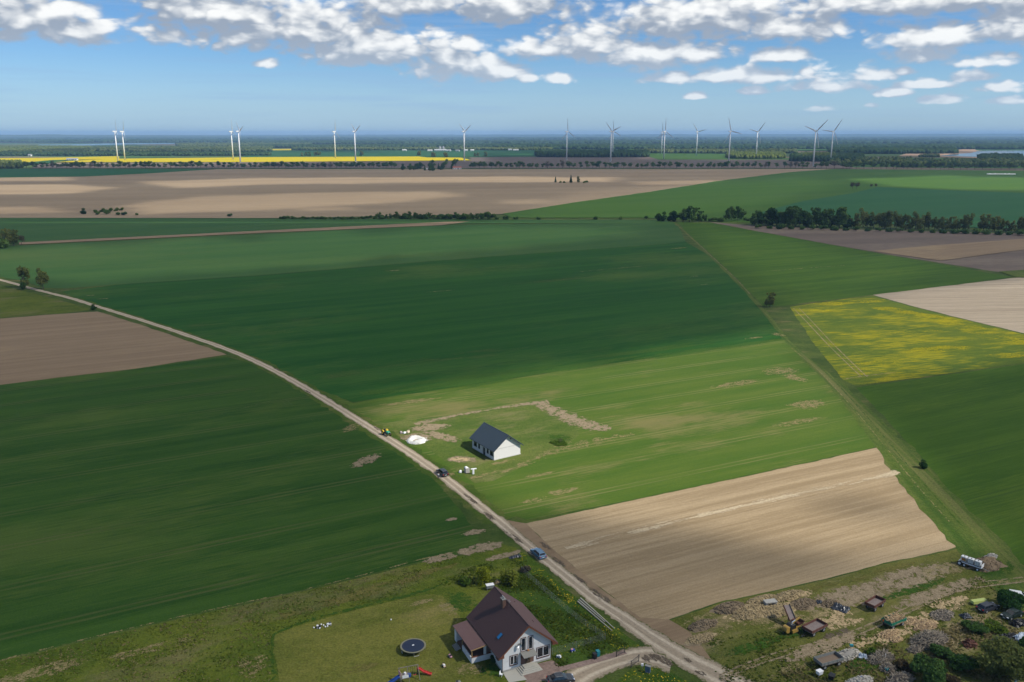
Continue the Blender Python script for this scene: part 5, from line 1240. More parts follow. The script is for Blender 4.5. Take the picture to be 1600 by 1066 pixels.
# ------------------------------------------------------------------ person beside the black car
def person(name, label, loc, rz):
    t = thing(name, label, 'person', loc, rz)

    def skin(nm, pts, edges, rad, mat):
        me = bpy.data.meshes.new(nm); me.from_pydata(pts, edges, []); o = link(nm, me, mat, t)
        m_ = o.modifiers.new('skin', 'SKIN'); m_.use_smooth_shade = True
        for i, r in enumerate(rad): me.skin_vertices[0].data[i].radius = (r, r)
        me.skin_vertices[0].data[0].use_root = True
        o.modifiers.new('sub', 'SUBSURF').levels = 1; o.modifiers['sub'].render_levels = 1
        return o
    B = [(0, 0, .95), (0, 0, 1.2), (0, 0, 1.42), (0, 0, 1.52), (0, .01, 1.60), (0, .01, 1.70), (.19, 0, 1.40), (.25, .02, 1.14), (.25, .10, .92), (.26, .13, .82), (-.19, 0, 1.40), (-.25, .02, 1.14), (-.25, .10, .92), (-.26, .13, .82),
         (.10, 0, .90), (.11, .03, .50), (.12, -.02, .09), (.13, .14, .04), (-.10, 0, .90), (-.11, .03, .50), (-.12, -.04, .09), (-.13, .12, .04)]
    E_ = [(0, 1), (1, 2), (2, 3), (3, 4), (4, 5), (2, 6), (6, 7), (7, 8), (8, 9), (2, 10), (10, 11), (11, 12), (12, 13), (0, 14), (14, 15), (15, 16), (16, 17), (0, 18), (18, 19), (19, 20), (20, 21)]
    skin('body', B, E_, [.14, .13, .14, .055, .09, .08, .06, .045, .035, .035, .06, .045, .035, .035, .085, .06, .045, .04, .085, .06, .045, .04], M_skin)
    skin('shirt', [B[0], B[1], B[2], B[6], B[7], B[10], B[11]], [(0, 1), (1, 2), (2, 3), (3, 4), (2, 5), (5, 6)], [.165, .155, .165, .08, .065, .08, .065], M_shirt)
    skin('trousers', [(0, 0, .96), B[14], B[15], (.12, -.02, .12), B[18], B[19], (-.12, -.04, .12)], [(0, 1), (1, 2), (2, 3), (0, 4), (4, 5), (5, 6)], [.15, .105, .08, .065, .105, .08, .065], M_trous)
    skin('hair', [(0, -.02, 1.66), (0, -.02, 1.73), (0, -.03, 1.76)], [(0, 1), (1, 2)], [.085, .085, .05], M_hair)
    return t


person('person', 'person in a white top and dark trousers standing beside the black car', at(685, 748.5) + Vector((0, 0, .042)), a_road + 1.2)


# ------------------------------------------------------------------ tractor on the road
def wheel(parent, c, r, w, rimm, ax='y', name='wheel'):
    d = Vector((0, w / 2, 0)) if ax == 'y' else Vector((w / 2, 0, 0)); c = Vector(c)
    o = MB().cyl(c - d, c + d, r, r, 18).build(name, M_tyre, parent)
    MB().cyl(c - d * 1.06, c + d * 1.06, r * .58, r * .58, 14).build('rim', rimm, o); return o


t = thing('tractor', 'small old tractor with turquoise bonnet and yellow mudguards on the dirt road', 'tractor', at(604, 680) + Vector((0, 0, .042)), a_road + R(8))
MB().box((-.2, 0, .75), (2.3, .5, .45)).build('chassis', M_darkmetal, t)
MB().prism([(.25, .85), (1.65, .80), (1.75, 1.0), (1.65, 1.38), (.25, 1.45)], -.36, .36).build('bonnet', M_turq, t, bevel=.06)
MB().box((1.72, 0, 1.05), (.06, .5, .42)).build('grille', M_black, t)
for s_ in (-1, 1):
    wheel(t, (-.95, s_ * .75, .68), .68, .34, M_brightyellow); wheel(t, (1.25, s_ * .62, .40), .40, .22, M_brightyellow)
    MB().prism([(-1.7, 1.0), (-1.6, 1.32), (-1.2, 1.5), (-.6, 1.45), (-.3, 1.2), (-.3, 1.1), (-.65, 1.37), (-1.2, 1.42), (-1.52, 1.25), (-1.6, 1.0)], s_ * .75 - .2, s_ * .75 + .2).build('mudguard', M_brightyellow, t)
    MB().box((1.76, s_ * .25, 1.28), (.05, .14, .12)).build('headlight', M_hedlamp, t)
MB().box((-.85, 0, 1.25), (.5, .5, .14)).build('seat', M_black, t); MB().box((-1.08, 0, 1.5), (.12, .5, .45)).build('seat_back', M_black, t)
MB().bar((.1, 0, 1.3), (-.25, 0, 1.62), .05, .05).build('steering_column', M_darkmetal, t); MB().cyl((-.24, 0, 1.60), (-.28, 0, 1.64), .2, .2, 14).build('steering_wheel', M_black, t)
MB().cyl((.05, 0, 1.45), (.05, 0, 1.85), .28, .26, 14).build('fuel_can', M_brightyellow, t); MB().cyl((.9, .2, 1.4), (.9, .2, 2.1), .04, n=8).build('exhaust', M_darkmetal, t)


# ------------------------------------------------------------------ farm trailers
def trailer(label, px, z, rz, L_, W_, side, sidem, floorm, rimm=M_rim, drawbar=True, boards=1):
    p = at(px[0], px[1], z); t = thing('farm_trailer', label, 'trailer', (p.x, p.y, .03), rz)
    fz = .95
    MB().box((0, 0, fz), (L_, W_, .08)).build('bed_floor', floorm, t)
    MB().box((0, 0, fz - .14), (L_ * .95, .7, .18)).build('chassis', M_darkmetal, t)
    for s_ in (-1, 1):
        for k in range(boards):
            h = side / boards; zc = fz + .04 + h * (k + .5)
            MB().box((0, s_ * (W_ / 2 - .03), zc), (L_, .06, h - .02)).build('side_board', sidem, t)
            MB().box((s_ * (L_ / 2 - .03), 0, zc), (.06, W_ - .12, h - .02)).build('end_board', sidem, t)
        for k in range(5): MB().box((-L_ / 2 + L_ * (k + .5) / 5, s_ * (W_ / 2 + .02), fz + side / 2), (.07, .05, side)).build('stake', sidem, t)
        for xx in (-L_ * .32, L_ * .32): wheel(t, (xx, s_ * (W_ / 2 - .25), .42), .42, .24, rimm)
    for xx in (-L_ * .32, L_ * .32): MB().bar((xx, -W_ / 2 + .2, .42), (xx, W_ / 2 - .2, .42), .1, .1).build('axle', M_darkmetal, t)
    if drawbar:
        db = MB(); db.bar((-L_ / 2 + .4, -.4, .55), (-L_ / 2 - 1.5, 0, .25), .08, .08); db.bar((-L_ / 2 + .4, .4, .55), (-L_ / 2 - 1.5, 0, .25), .08, .08); db.build('drawbar', M_darkmetal, t)
    return t, p, fz


trailer('empty rusty brown trailer beside the dark plastic sheet', (1367.5, 940), 1.3, R(38), 4.1, 2.1, .55, M_rust, M_bedfloor, drawbar=False)
trailer('empty rusty brown trailer hitched next to the yellow wood processor', (1273, 977.5), 1.3, R(34), 4.5, 2.4, .5, M_rust, M_bedfloor)
gt, gp, gz = trailer('bright green trailer heaped with split firewood', (1397, 967.5), 1.3, R(29), 4.2, 2.3, .55, M_green, M_bedfloor, drawbar=False)
MB().box((-2.14, .7, 1.28), (.04, .34, .34)).build('warning_triangle', plain('orange_reflector', (.85, .16, .01), .4, var=.03), gt)
trailer('weathered grey wooden trailer with a thin layer of soil', (1295, 1029), 1.3, R(22), 4.8, 2.2, .55, M_greyboard, M_earthload, drawbar=False, boards=2)


def pieces(mb, n_, fn, dims, seed):
    rg = random.Random(seed)
    for i in range(n_):
        c, k = fn(rg); L_ = dims[0] * rg.uniform(.6, 1.3) * k; w = dims[1] * rg.uniform(.6, 1.4) * k; h = dims[2] * rg.uniform(.6, 1.4) * k
        M_ = Matrix.Rotation(rg.uniform(0, 6.28), 3, 'Z') @ Matrix.Rotation(rg.gauss(0, .45), 3, 'Y') @ Matrix.Rotation(rg.uniform(0, 6.28), 3, 'X')
        mb.box(c, (L_, w, h), M=M_, taper=rg.uniform(.6, 1))
    return mb


def dome(rg, rx, ry, h):
    a = rg.random() * 6.28; r = math.sqrt(rg.random()); z = h * (1 - r * r) * rg.uniform(.6, 1.05)
    return Vector((rx * r * math.cos(a), ry * r * math.sin(a), z + .05))


def heap_mesh(rx, ry, h, seed, rough=.55, n_=22):
    vs_ = []; fs = []
    for j in range(n_ // 2 + 1):
        r = j / (n_ // 2)
        for i in range(n_):
            a = 2 * math.pi * i / n_; q = Vector((math.cos(a) * r * 2, math.sin(a) * r * 2, seed))
            ro = 1 + rough * mnoise.fractal(q * .9, 1, 2, 3) * r
            z = h * (1 - r ** 1.7) * (1 + .35 * mnoise.fractal(q * 1.6 + Vector((9, 0, 0)), 1, 2, 4)) + (.05 * mnoise.noise(q * 6) if r < 1 else 0)
            vs_.append((rx * r * math.cos(a) * ro, ry * r * math.sin(a) * ro, max(z, -.05) if r < 1 else -.06))
    for j in range(n_ // 2):
        for i in range(n_): fs.append((j * n_ + i, j * n_ + (i + 1) % n_, (j + 1) * n_ + (i + 1) % n_, (j + 1) * n_ + i))
    return MB().raw(vs_, fs)


DARKER = {'grey_branches': plain('brush_gap_shade', (0.060, 0.050, 0.042), .95, var=.3), 'split_firewood': plain('firewood_gap_shade', (0.19, 0.13, 0.075), .95, var=.35), 'pale_rubble': plain('rubble_gap_shade', (0.24, 0.225, 0.20), .95, var=.3)}  # darker mound colours paint the shade in gaps between loose pieces


def heap(name, label, cat, px, rx, ry, h, mat, rz=R(26), seed=1, bits=None, bitmat=None, dims=(.4, .12, .1), group=None):
    t = thing(name, label, cat, at(*px) + Vector((0, 0, .04)), rz, group)
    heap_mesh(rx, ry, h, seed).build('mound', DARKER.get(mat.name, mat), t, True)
    if bits:
        o = pieces(MB(), bits, lambda rg: (dome(rg, rx, ry, h), 1), dims, seed).build('loose_pieces', bitmat or mat, t); o['kind'] = 'stuff'
    return t


# load of firewood on the green trailer: a thing resting on it
fl = thing('firewood_load', 'load of split pale firewood heaped on the green trailer', 'firewood', (gp.x, gp.y, .03 + gz + .04), R(29))
heap_mesh(1.95, 1.02, .8, 3).build('mound', DARKER['split_firewood'], fl)
o = pieces(MB(), 420, lambda rg: (Vector((rg.uniform(-1.95, 1.95), rg.uniform(-1.02, 1.02), .45 + .5 * rg.random())), 1) if rg.random() < .45 else (dome(rg, 1.9, 1.0, 1.05) + Vector((0, 0, .03)), 1), (.36, .13, .11), 5).build('loose_pieces', M_split, fl); o['kind'] = 'stuff'

# wood processor
pr = thing('wood_processor', 'yellow and black firewood processor with a raised brown elevator beside a rusty trailer', 'machine', at(1238, 987) + Vector((0, 0, .03)), R(30))
MB().box((0, 0, .75), (3.0, .9, .3)).build('frame', M_yellow, pr)
MB().cyl((-1.6, -.5, 1.0), (-1.6, .6, 1.0), .62, .62, 16).build('drum', M_yellow, pr, False)
MB().prism([(-1.2, .8), (.2, .8), (.2, 1.5), (-.1, 1.75), (-.9, 1.75), (-1.2, 1.4)], -.65, .65).build('engine_housing', M_black, pr, bevel=.04)
MB().box((-.5, -.2, 1.8), (.5, .08, .1)).build('exhaust_pipe', M_metal, pr)
MB().prism([(-.9, .35), (.1, .35), (.3, .95), (-1.0, .95)], -.95, -.68).build('side_guard', M_yellow, pr)
MB().bar((.0, .4, 1.35), (2.3, .5, 2.0), .28, .22).build('boom', M_yellow, pr); MB().bar((.1, .38, 1.6), (1.0, .42, 1.85), .12, .1).build('cylinder', M_sheetblue, pr)
MB().raw([(1.1, -.3, 1.0), (2.3, -.3, 1.0), (2.3, 1.0, 1.0), (1.1, 1.0, 1.0), (.9, -.5, 1.6), (2.6, -.5, 1.6), (2.6, 1.2, 1.6), (.9, 1.2, 1.6)], [(3, 2, 1, 0), (0, 1, 5, 4), (1, 2, 6, 5), (2, 3, 7, 6), (3, 0, 4, 7)]).build('hopper', M_rust, pr)
el = MB().bar((1.2, .9, 1.0), (2.0, 3.6, 3.0), 1.2, .08).build('elevator_belt', M_bedfloor, pr)
for s_ in (-1, 1): MB().bar((1.2 + s_ * .62, .9 - s_ * .15, 1.1), (2.0 + s_ * .62, 3.6 - s_ * .15, 3.1), .08, .32).build('elevator_rail', M_rust if s_ < 0 else M_black, pr)
MB().bar((1.7, 2.6, .0), (1.75, 2.7, 2.2), .09, .09).build('elevator_leg', M_darkmetal, pr)
for s_ in (-1, 1): wheel(pr, (.5, s_ * .75, .42), .42, .24, M_yellow)
MB().bar((-1.5, 0, .7), (-2.6, 0, .4), .1, .1).build('drawbar', M_darkmetal, pr)

# tank trailer with three caged tanks
a_, b_ = at(1502, 885), at(1528, 894); ang = math.atan2((b_ - a_).y, (b_ - a_).x); mid = (a_ + b_) / 2 + Vector((.6, .9, .03))
tt = thing('tank_trailer', 'white low trailer carrying three white caged tanks beside a brown mulch heap', 'trailer', mid, ang)
MB().box((0, 0, .78), (4.6, 1.5, .12)).build('bed_floor', M_whitepl, tt); MB().box((0, 0, .64), (4.8, .6, .14)).build('chassis', M_greycan, tt)
for s_ in (-1, 1):
    wheel(tt, (-1.9, s_ * .85, .5), .5, .24, M_whitepl); wheel(tt, (-.95, s_ * .8, .36), .36, .2, M_whitepl); wheel(tt, (1.7, s_ * .8, .36), .36, .2, M_whitepl)
MB().box((2.35, 0, 1.15), (.06, 1.5, .8)).build('end_board', M_whitepl, tt); MB().bar((2.3, 0, .6), (3.7, 0, .45), .12, .1).build('drawbar', M_greycan, tt)
for k, xx in enumerate((-1.35, .05, 1.45)):
    pc = mid + Matrix.Rotation(ang, 3, 'Z') @ Vector((xx, 0, .85))
    tk = thing('caged_tank', ['white caged tank with an orange stained side on the tank trailer', 'plain white caged tank in the middle of the tank trailer', 'white caged tank next to the end board of the tank trailer'][k], 'tank', pc, ang)
    MB().box((0, 0, .66), (1.16, 1.0, 1.0)).build('bottle', M_poly, tk, bevel=.10); MB().box((0, 0, .07), (1.2, 1.02, .13)).build('pallet', M_greycan, tk)
    MB().cyl((0, 0, 1.16), (0, 0, 1.22), .16, n=12).build('lid', M_darkmetal, tk)
    cg = MB()
    for s_ in (-1, 1):
        for z in (.2, .55, .9, 1.15): cg.bar((-.6, s_ * .515, z), (.6, s_ * .515, z), .025, .025); cg.bar((s_ * .6, -.5, z), (s_ * .6, .5, z), .025, .025)
        for q in (-.55, -.2, .2, .55): cg.bar((q, s_ * .52, .14), (q, s_ * .52, 1.16), .025, .025)
    cg.build('cage', M_metal, tk)
    if k == 0: MB().box((.05, -.545, .62), (.8, .02, .6)).build('side_panel', M_orange, tk)
heap('mulch_heap', 'brown mulch heap behind the tank trailer', 'heap', (1541, 884), 4.3, 2.6, 1.7, M_mulch, seed=2, bits=260, bitmat=M_mulch, dims=(.3, .12, .08))
heap('rubble_heap', 'small pale rubble on the back of the mulch heap', 'heap', (1547, 872), 2.2, .8, .8, M_rubble, seed=4, bits=60, bitmat=M_rubble, dims=(.35, .25, .2))

# heaps along the yard
for i, (px, py, rx, ry, h, mt, lb) in enumerate((
        (1140, 951, 3.6, 1.8, .9, M_soilheap, 'grey brown soil heap at the end of the pale chip bank'), (1175, 957, 4.5, 2.2, .7, M_chips, 'pale chip heap next to the soil heap'), (1215, 955, 4.2, 2.0, .6, M_chips, 'pale chip heap before the concrete slab'),
        (1232, 932, 4.0, 1.4, .8, M_chips, 'pale chip heap behind the concrete slab'), (1255, 945, 3.0, 1.8, .6, M_soilheap, 'brown heap between chip bank and dark plastic'), (1190, 938, 3.6, 1.2, .6, M_chips, 'long pale chip heap along the sandy field edge'),
        (1098, 978, 3.2, 1.4, .8, M_soilheap, 'brown soil heap near the dirt road corner'), (1095, 998, 3.0, 1.2, .4, M_chips, 'low pale heap beside the dirt road corner'), (1297, 944, 2.0, 1.2, .5, M_soilheap, 'small sand mound under the edge of the dark plastic'))):
    heap('yard_heap', lb, 'heap', (px, py), rx, ry, h, mt, seed=20 + i, bits=int(60 * rx * ry), bitmat=mt, dims=(.34, .3, .2))
t = thing('concrete_slab', 'flat grey concrete slab propped on blocks among the chip heaps', 'slab', at(1203, 946) + Vector((0, 0, .5)), R(12))
MB().box((0, 0, .42), (2.5, 1.3, .22)).build('top', M_concrete, t, bevel=.03)
for s_ in (-1, 1): MB().box((s_ * .9, 0, 0), (.5, 1.0, .66)).build('block', M_concrete, t)


def crumpled(name, label, px, L_, W_, h, mat, rz, seed, cat='sheet', nx=26, ny=18):
    vs_ = [((i / nx - .5) * L_ * (1 + .25 * mnoise.noise(Vector((j * .3, seed, 0)))), (j / ny - .5) * W_ * (1 + .3 * mnoise.noise(Vector((i * .25, seed, 3)))),
            .05 + h * abs(mnoise.fractal(Vector((i * .22, j * .3, seed)), 1, 2, 4)) * min(1, 4 * min(i, nx - i, j, ny - j) / ny)) for j in range(ny + 1) for i in range(nx + 1)]
    fs = [(j * (nx + 1) + i, j * (nx + 1) + i + 1, (j + 1) * (nx + 1) + i + 1, (j + 1) * (nx + 1) + i) for j in range(ny) for i in range(nx)]
    o = MB().raw(vs_, fs).build(name, mat, None, True); o.location = at(*px) + Vector((0, 0, .08)); o.rotation_euler = (0, 0, rz)
    md = o.modifiers.new('thick', 'SOLIDIFY'); md.thickness = .02
    return tag(o, label, cat)


crumpled('plastic_sheet', 'crumpled dark blue plastic sheet beside the empty rusty trailer', (1313, 951), 3.2, 2.6, 1.3, M_tarp, R(-40), 3)
crumpled('plastic_sheet', 'small scrap of dark plastic at the far side of the sand mound', (1280, 942), 1.4, 1.0, .9, M_tarp, R(10), 8)
crumpled('plastic_sheet', 'pale blue sheet thrown over the end of the rubble heap', (1348, 1027), 1.6, 1.3, 1.0, M_sheetblue, R(-20), 5)
crumpled('plastic_sheet', 'white sheet lying on the branch pile below the rubble heap', (1381, 1032), 1.9, .9, 1.6, M_whitepl, R(20), 6)
crumpled('plastic_sheet', 'large pale sheet beside the olive bush', (1597, 997), 3.6, 2.0, 1.0, M_sheetblue, R(20), 7)
crumpled('plastic_sheet', 'coiled dark hose and plastic in front of the dulled estate car', (1509, 964), 2.0, 1.6, 1.1, M_tarp, R(10), 11)
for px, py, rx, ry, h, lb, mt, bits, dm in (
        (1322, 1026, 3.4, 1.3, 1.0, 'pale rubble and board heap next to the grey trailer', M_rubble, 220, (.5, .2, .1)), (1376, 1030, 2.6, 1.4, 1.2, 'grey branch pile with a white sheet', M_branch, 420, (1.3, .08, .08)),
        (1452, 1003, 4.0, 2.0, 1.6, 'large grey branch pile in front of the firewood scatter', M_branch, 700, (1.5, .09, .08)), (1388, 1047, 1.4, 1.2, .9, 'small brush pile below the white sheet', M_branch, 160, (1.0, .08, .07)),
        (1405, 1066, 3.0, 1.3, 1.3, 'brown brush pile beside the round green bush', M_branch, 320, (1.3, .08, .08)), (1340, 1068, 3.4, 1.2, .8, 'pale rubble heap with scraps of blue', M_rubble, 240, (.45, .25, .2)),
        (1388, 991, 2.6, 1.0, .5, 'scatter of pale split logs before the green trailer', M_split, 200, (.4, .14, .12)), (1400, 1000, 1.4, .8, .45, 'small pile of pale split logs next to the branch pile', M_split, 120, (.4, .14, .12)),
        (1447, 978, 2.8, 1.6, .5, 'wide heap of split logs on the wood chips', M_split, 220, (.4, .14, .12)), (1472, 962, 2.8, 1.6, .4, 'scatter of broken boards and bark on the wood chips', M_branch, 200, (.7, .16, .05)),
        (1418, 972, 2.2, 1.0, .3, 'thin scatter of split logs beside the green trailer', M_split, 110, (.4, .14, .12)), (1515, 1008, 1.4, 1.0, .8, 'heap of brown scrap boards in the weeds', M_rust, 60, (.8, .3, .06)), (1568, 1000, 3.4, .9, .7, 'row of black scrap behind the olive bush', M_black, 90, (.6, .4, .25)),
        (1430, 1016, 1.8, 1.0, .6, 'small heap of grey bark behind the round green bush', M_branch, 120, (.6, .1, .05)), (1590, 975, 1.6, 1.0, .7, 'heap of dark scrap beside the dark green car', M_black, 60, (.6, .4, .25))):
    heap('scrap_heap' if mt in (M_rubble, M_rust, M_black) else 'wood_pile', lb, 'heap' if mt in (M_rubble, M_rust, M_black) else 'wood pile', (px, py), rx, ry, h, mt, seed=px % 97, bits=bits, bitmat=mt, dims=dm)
for px, py, m_, s, lb in ((1330, 1013, M_teal, .5, 'turquoise tub on the rubble heap'), (1385, 1050, M_teal, .5, 'turquoise bucket on the small brush pile'), (1347, 1064, M_blue, .5, 'bright blue canister on the rubble with scraps of blue'), (1280, 1056, M_whitepl, .9, 'open white crate in the weeds below the grey trailer'), (1299, 1063, M_black, 1.0, 'black tub below the grey trailer')):
    t = thing('discarded_tub', lb, 'tub', at(px, py) + Vector((0, 0, .35)), random.random()); MB().box((0, 0, s * .35), (s, s * .8, s * .7), taper=1.15).build('shell', m_, t, bevel=.05); MB().box((0, 0, s * .72), (s * 1.2, s * .95, .05)).build('rim', m_, t)
t = thing('lime_green_boat', 'upturned lime green flat boat on timbers behind the dulled estate car', 'boat', at(1529, 943) + Vector((0, 0, .03)), R(14))
MB().raw([(-1.7, -.6, .3), (1.7, -.6, .3), (1.9, .6, .3), (-1.7, .6, .3), (-1.6, -.45, .75), (1.5, -.45, .75), (1.6, .45, .75), (-1.6, .45, .75)], [(3, 2, 1, 0), (4, 5, 6, 7), (0, 1, 5, 4), (1, 2, 6, 5), (2, 3, 7, 6), (3, 0, 4, 7)]).build('hull', plain('lime_paint', (.36, .42, .12), .5, var=.1), t)
for s_ in (-1.0, 1.0): MB().box((s_, 0, .12), (.2, 1.6, .26)).build('timber', M_frame_wood, t)
t = thing('metal_frame', 'light blue bent metal frame lying under the olive bush', 'frame', at(1592, 1066) + Vector((0, 0, .3)), R(30))
MB().tube([(math.cos(a) * 1.3, .1 * math.sin(a * 2), .2 + abs(math.sin(a)) * 1.6) for a in np.linspace(0, math.pi, 9)], .07, 7).build('hoop', plain('light_blue_paint', (.12, .34, .48), .5, var=.1), t)
MB().bar((-1.3, 0, .2), (1.3, 0, .2), .08, .08).build('crossbar', plain('light_blue_paint', (.12, .34, .48)), t)


# ------------------------------------------------------------------ bushes of the yard and garden
def bush(name, label, px, w, h, mat, count, leaf, seed, k=12, cat='bush', droop=0.0, z0=.12):
    rg = random.Random(seed); t = thing(name, label, cat, at(*px), rg.random() * 6)
    link('stems', trunk_mesh('stems', h * .5, .09, seed, 8, w * .3, h * .8), M_bark, t)
    lb = rnd_lobes(rg, k, w * .34, h * .22, h * .74, w * .13, w * .22, min(1.2, h / w * .95))
    link('crown', crown_mesh('crown', lb, count, leaf, seed, droop, .5, mat), None, t); return t


bush('olive_bush', 'large olive green bush over the scrap at the yard edge', (1563, 1052), 11.5, 6.6, L_olive, 9000, .19, 1, 18)
bush('round_bush', 'round mid green bush beside the brush pile', (1452, 1064), 6.6, 4.6, L_hedge, 5200, .18, 2, 14)
bush('dark_bush', 'dark green bush in front of the white car', (1576, 949), 6.5, 3.4, L_dark, 4200, .17, 3)
bush('low_bush', 'low green thicket below the dulled estate car', (1523, 985), 5.2, 1.5, L_hedge, 2600, .15, 4)
bush('low_bush', 'low green thicket between the dulled car and the dark green car', (1556, 984), 5.0, 1.5, L_fresh, 2200, .15, 5)
bush('low_bush', 'dark thicket under the olive bush', (1508, 1046), 6, 2.4, L_dark, 3000, .16, 6)
bush('low_bush', 'brown dead thicket beside the round green bush', (1412, 1046), 4, 1.8, L_brown, 1800, .14, 7)
bush('low_bush', 'brown budding thicket at the foot of the round green bush', (1483, 1072), 4, 2.2, L_brown, 1800, .14, 8)
bush('low_bush', 'small fresh green shrub beside the pale blue sheet', (1362, 1024), 2.2, 1.7, L_fresh, 900, .13, 9)
bush('low_bush', 'green thicket behind the round green bush', (1470, 1024), 4.6, 2.0, L_hedge, 2200, .15, 10)
bush('low_bush', 'dark low thicket past the olive bush', (1610, 1010), 5, 2.2, L_dark, 1800, .16, 13)
bush('willow_bush', 'weeping yellow green willow behind the white box', (754, 911), 4.4, 4.6, leaf_mat('young_willow_leaves', (.20, .235, .015), (.33, .36, .04), .5), 1700, .12, 11, 14, 'tree', 1.6)
bush('willow_bush', 'weeping grey green willow beside the garden fence', (797, 912), 4.6, 4.4, leaf_mat('willow_leaves', (.15, .19, .025), (.26, .29, .05), .5), 1700, .13, 12, 14, 'tree', 1.6)
bush('garden_bush', 'low yellow green bush left to grow beside the willow', (728, 912), 4.0, 1.5, L_fresh, 1500, .13, 14)
bush('garden_bush', 'grey bare thicket by the corner of the garden fence', (820, 893), 3.0, 1.5, L_bare, 1000, .12, 15)
bush('porch_bush', 'dark green bush against the porch parapet', (772, 1034), 1.8, 1.1, L_dark, 800, .10, 16)
bush('plot_bush', 'low nettle thicket beside the bare strip on the building plot', (876, 692), 7, .5, L_fresh, 1500, .15, 17)

# ------------------------------------------------------------------ garden things
t = thing('trampoline', 'large round trampoline with dark mat on the mown lawn', 'trampoline', (at(645.5, 1009, .9).x, at(645.5, 1009, .9).y, .06))
MB().cyl((0, 0, .86), (0, 0, .875), 2.0, 2.0, 40).build('mat', M_mat, t)
rg_ = MB(); N_ = 40
for i in range(N_):
    a0, a1 = 2 * math.pi * i / N_, 2 * math.pi * (i + 1) / N_
    q = [(r * math.cos(a), r * math.sin(a), z) for r, z in ((2.0, .88), (2.3, .88), (2.3, .80), (2.0, .80)) for a in (a0, a1)]
    rg_.raw(q, [(0, 1, 3, 2), (2, 3, 5, 4), (4, 5, 7, 6), (6, 7, 1, 0)])
rg_.build('edge_pad', M_pad, t)
for k in range(4):
    a = k * math.pi / 2 + .4; p0, p1 = Vector((2.15 * math.cos(a - .22), 2.15 * math.sin(a - .22), .82)), Vector((2.15 * math.cos(a + .22), 2.15 * math.sin(a + .22), .82))
    MB().tube([p0, (p0.x, p0.y, .03), (p1.x, p1.y, .03), p1], .03, 6).build('leg', M_metal, t)
MB().box((.0, .1, .90), (.36, .22, .03), .5).build('label_patch', M_whitepl, t)

t = thing('play_tower', 'wooden climbing frame with a blue slide and pink panel on the lawn', 'play tower', at(632, 1066) + Vector((0, 0, .02)), R(18))
for x_ in (-.7, .7):
    for y_ in (-.7, .7): MB().box((x_, y_, 1.2), (.1, .1, 2.4)).build('post', M_frame_wood, t)
MB().box((0, 0, 1.2), (1.6, 1.6, .08)).build('platform', M_frame_wood, t); MB().bar((-.9, .7, 2.35), (2.6, .7, 2.35), .1, .1).build('top_beam', M_frame_wood, t)
for s_ in (-1, 1): MB().bar((2.5, .7, 2.35), (2.6, .7 + s_ * 1.1, .0), .09, .09).build('brace_leg', M_frame_wood, t)
MB().raw([(-.8, -.35, 1.25), (-.8, .35, 1.25), (-2.9, .35, .15), (-2.9, -.35, .15), (-.8, -.35, 1.19), (-.8, .35, 1.19), (-2.9, .35, .09), (-2.9, -.35, .09)], [(0, 1, 2, 3), (7, 6, 5, 4), (0, 1, 5, 4), (1, 2, 6, 5), (2, 3, 7, 6), (3, 0, 4, 7)]).build('slide', M_blue, t)
for s_ in (-1, 1): MB().bar((-.8, s_ * .36, 1.32), (-2.9, s_ * .36, .22), .05, .16).build('slide_edge', M_blue, t)
MB().box((-.72, .45, 1.6), (.06, .8, .7), R(10)).build('panel', M_pink, t); MB().box((.1, -.72, 1.5), (1.1, .06, .5)).build('panel', M_whitepl, t)
MB().cyl((.75, -.5, 1.25), (.75, -.5, 1.75), .28, .3, 12).build('bucket', M_blue, t); MB().cyl((.2, .3, 1.25), (.2, .3, 1.6), .22, .2, 12).build('bucket', M_whitepl, t)
for x_ in (1.2, 1.9):
    for d_ in (-.2, .2): MB().bar((x_ + d_, .7, 2.3), (x_ + d_, .7, .55), .015, .015).build('swing_rope', M_metal, t)
    MB().box((x_, .7, .52), (.5, .2, .05)).build('swing_seat', M_redp if x_ > 1.5 else M_darkmetal, t)
t = thing('red_slide', 'wavy red plastic slide lying beside the climbing frame', 'slide', at(652, 1053.5) + Vector((0, 0, .02)), R(-6))
sp = [(0, 1.15), (.6, .95), (1.1, .55), (1.6, .42), (2.1, .2), (2.5, .16)]
MB().prism([(x_, z + .05) for x_, z in sp] + [(x_, z - .05) for x_, z in reversed(sp)], -.25, .25).build('chute', M_redp, t)
for s_ in (-1, 1): MB().prism([(x_, z + .16) for x_, z in sp] + [(x_, z - .03) for x_, z in reversed(sp)], s_ * .28 - .03, s_ * .28 + .03).build('side_rail', M_redp, t)
MB().box((.1, 0, .55), (.1, .5, 1.1)).build('ladder', M_darkmetal, t)


def ride_on(label, px, m1, m2, rz):
    t = thing('ride_on_toy', label, 'toy', at(*px) + Vector((0, 0, .02)), rz)
    MB().box((0, 0, .3), (.95, .42, .26), taper=.8).build('body', m1, t, bevel=.06); MB().box((-.2, 0, .48), (.35, .32, .14)).build('seat', m2, t)
    MB().bar((.2, -.2, .62), (.2, .2, .62), .05, .05).build('handlebar', M_darkmetal, t)
    for x_ in (-.3, .3):
        for s_ in (-1, 1): wheel(t, (x_, s_ * .22, .14), .14, .08, M_whitepl)


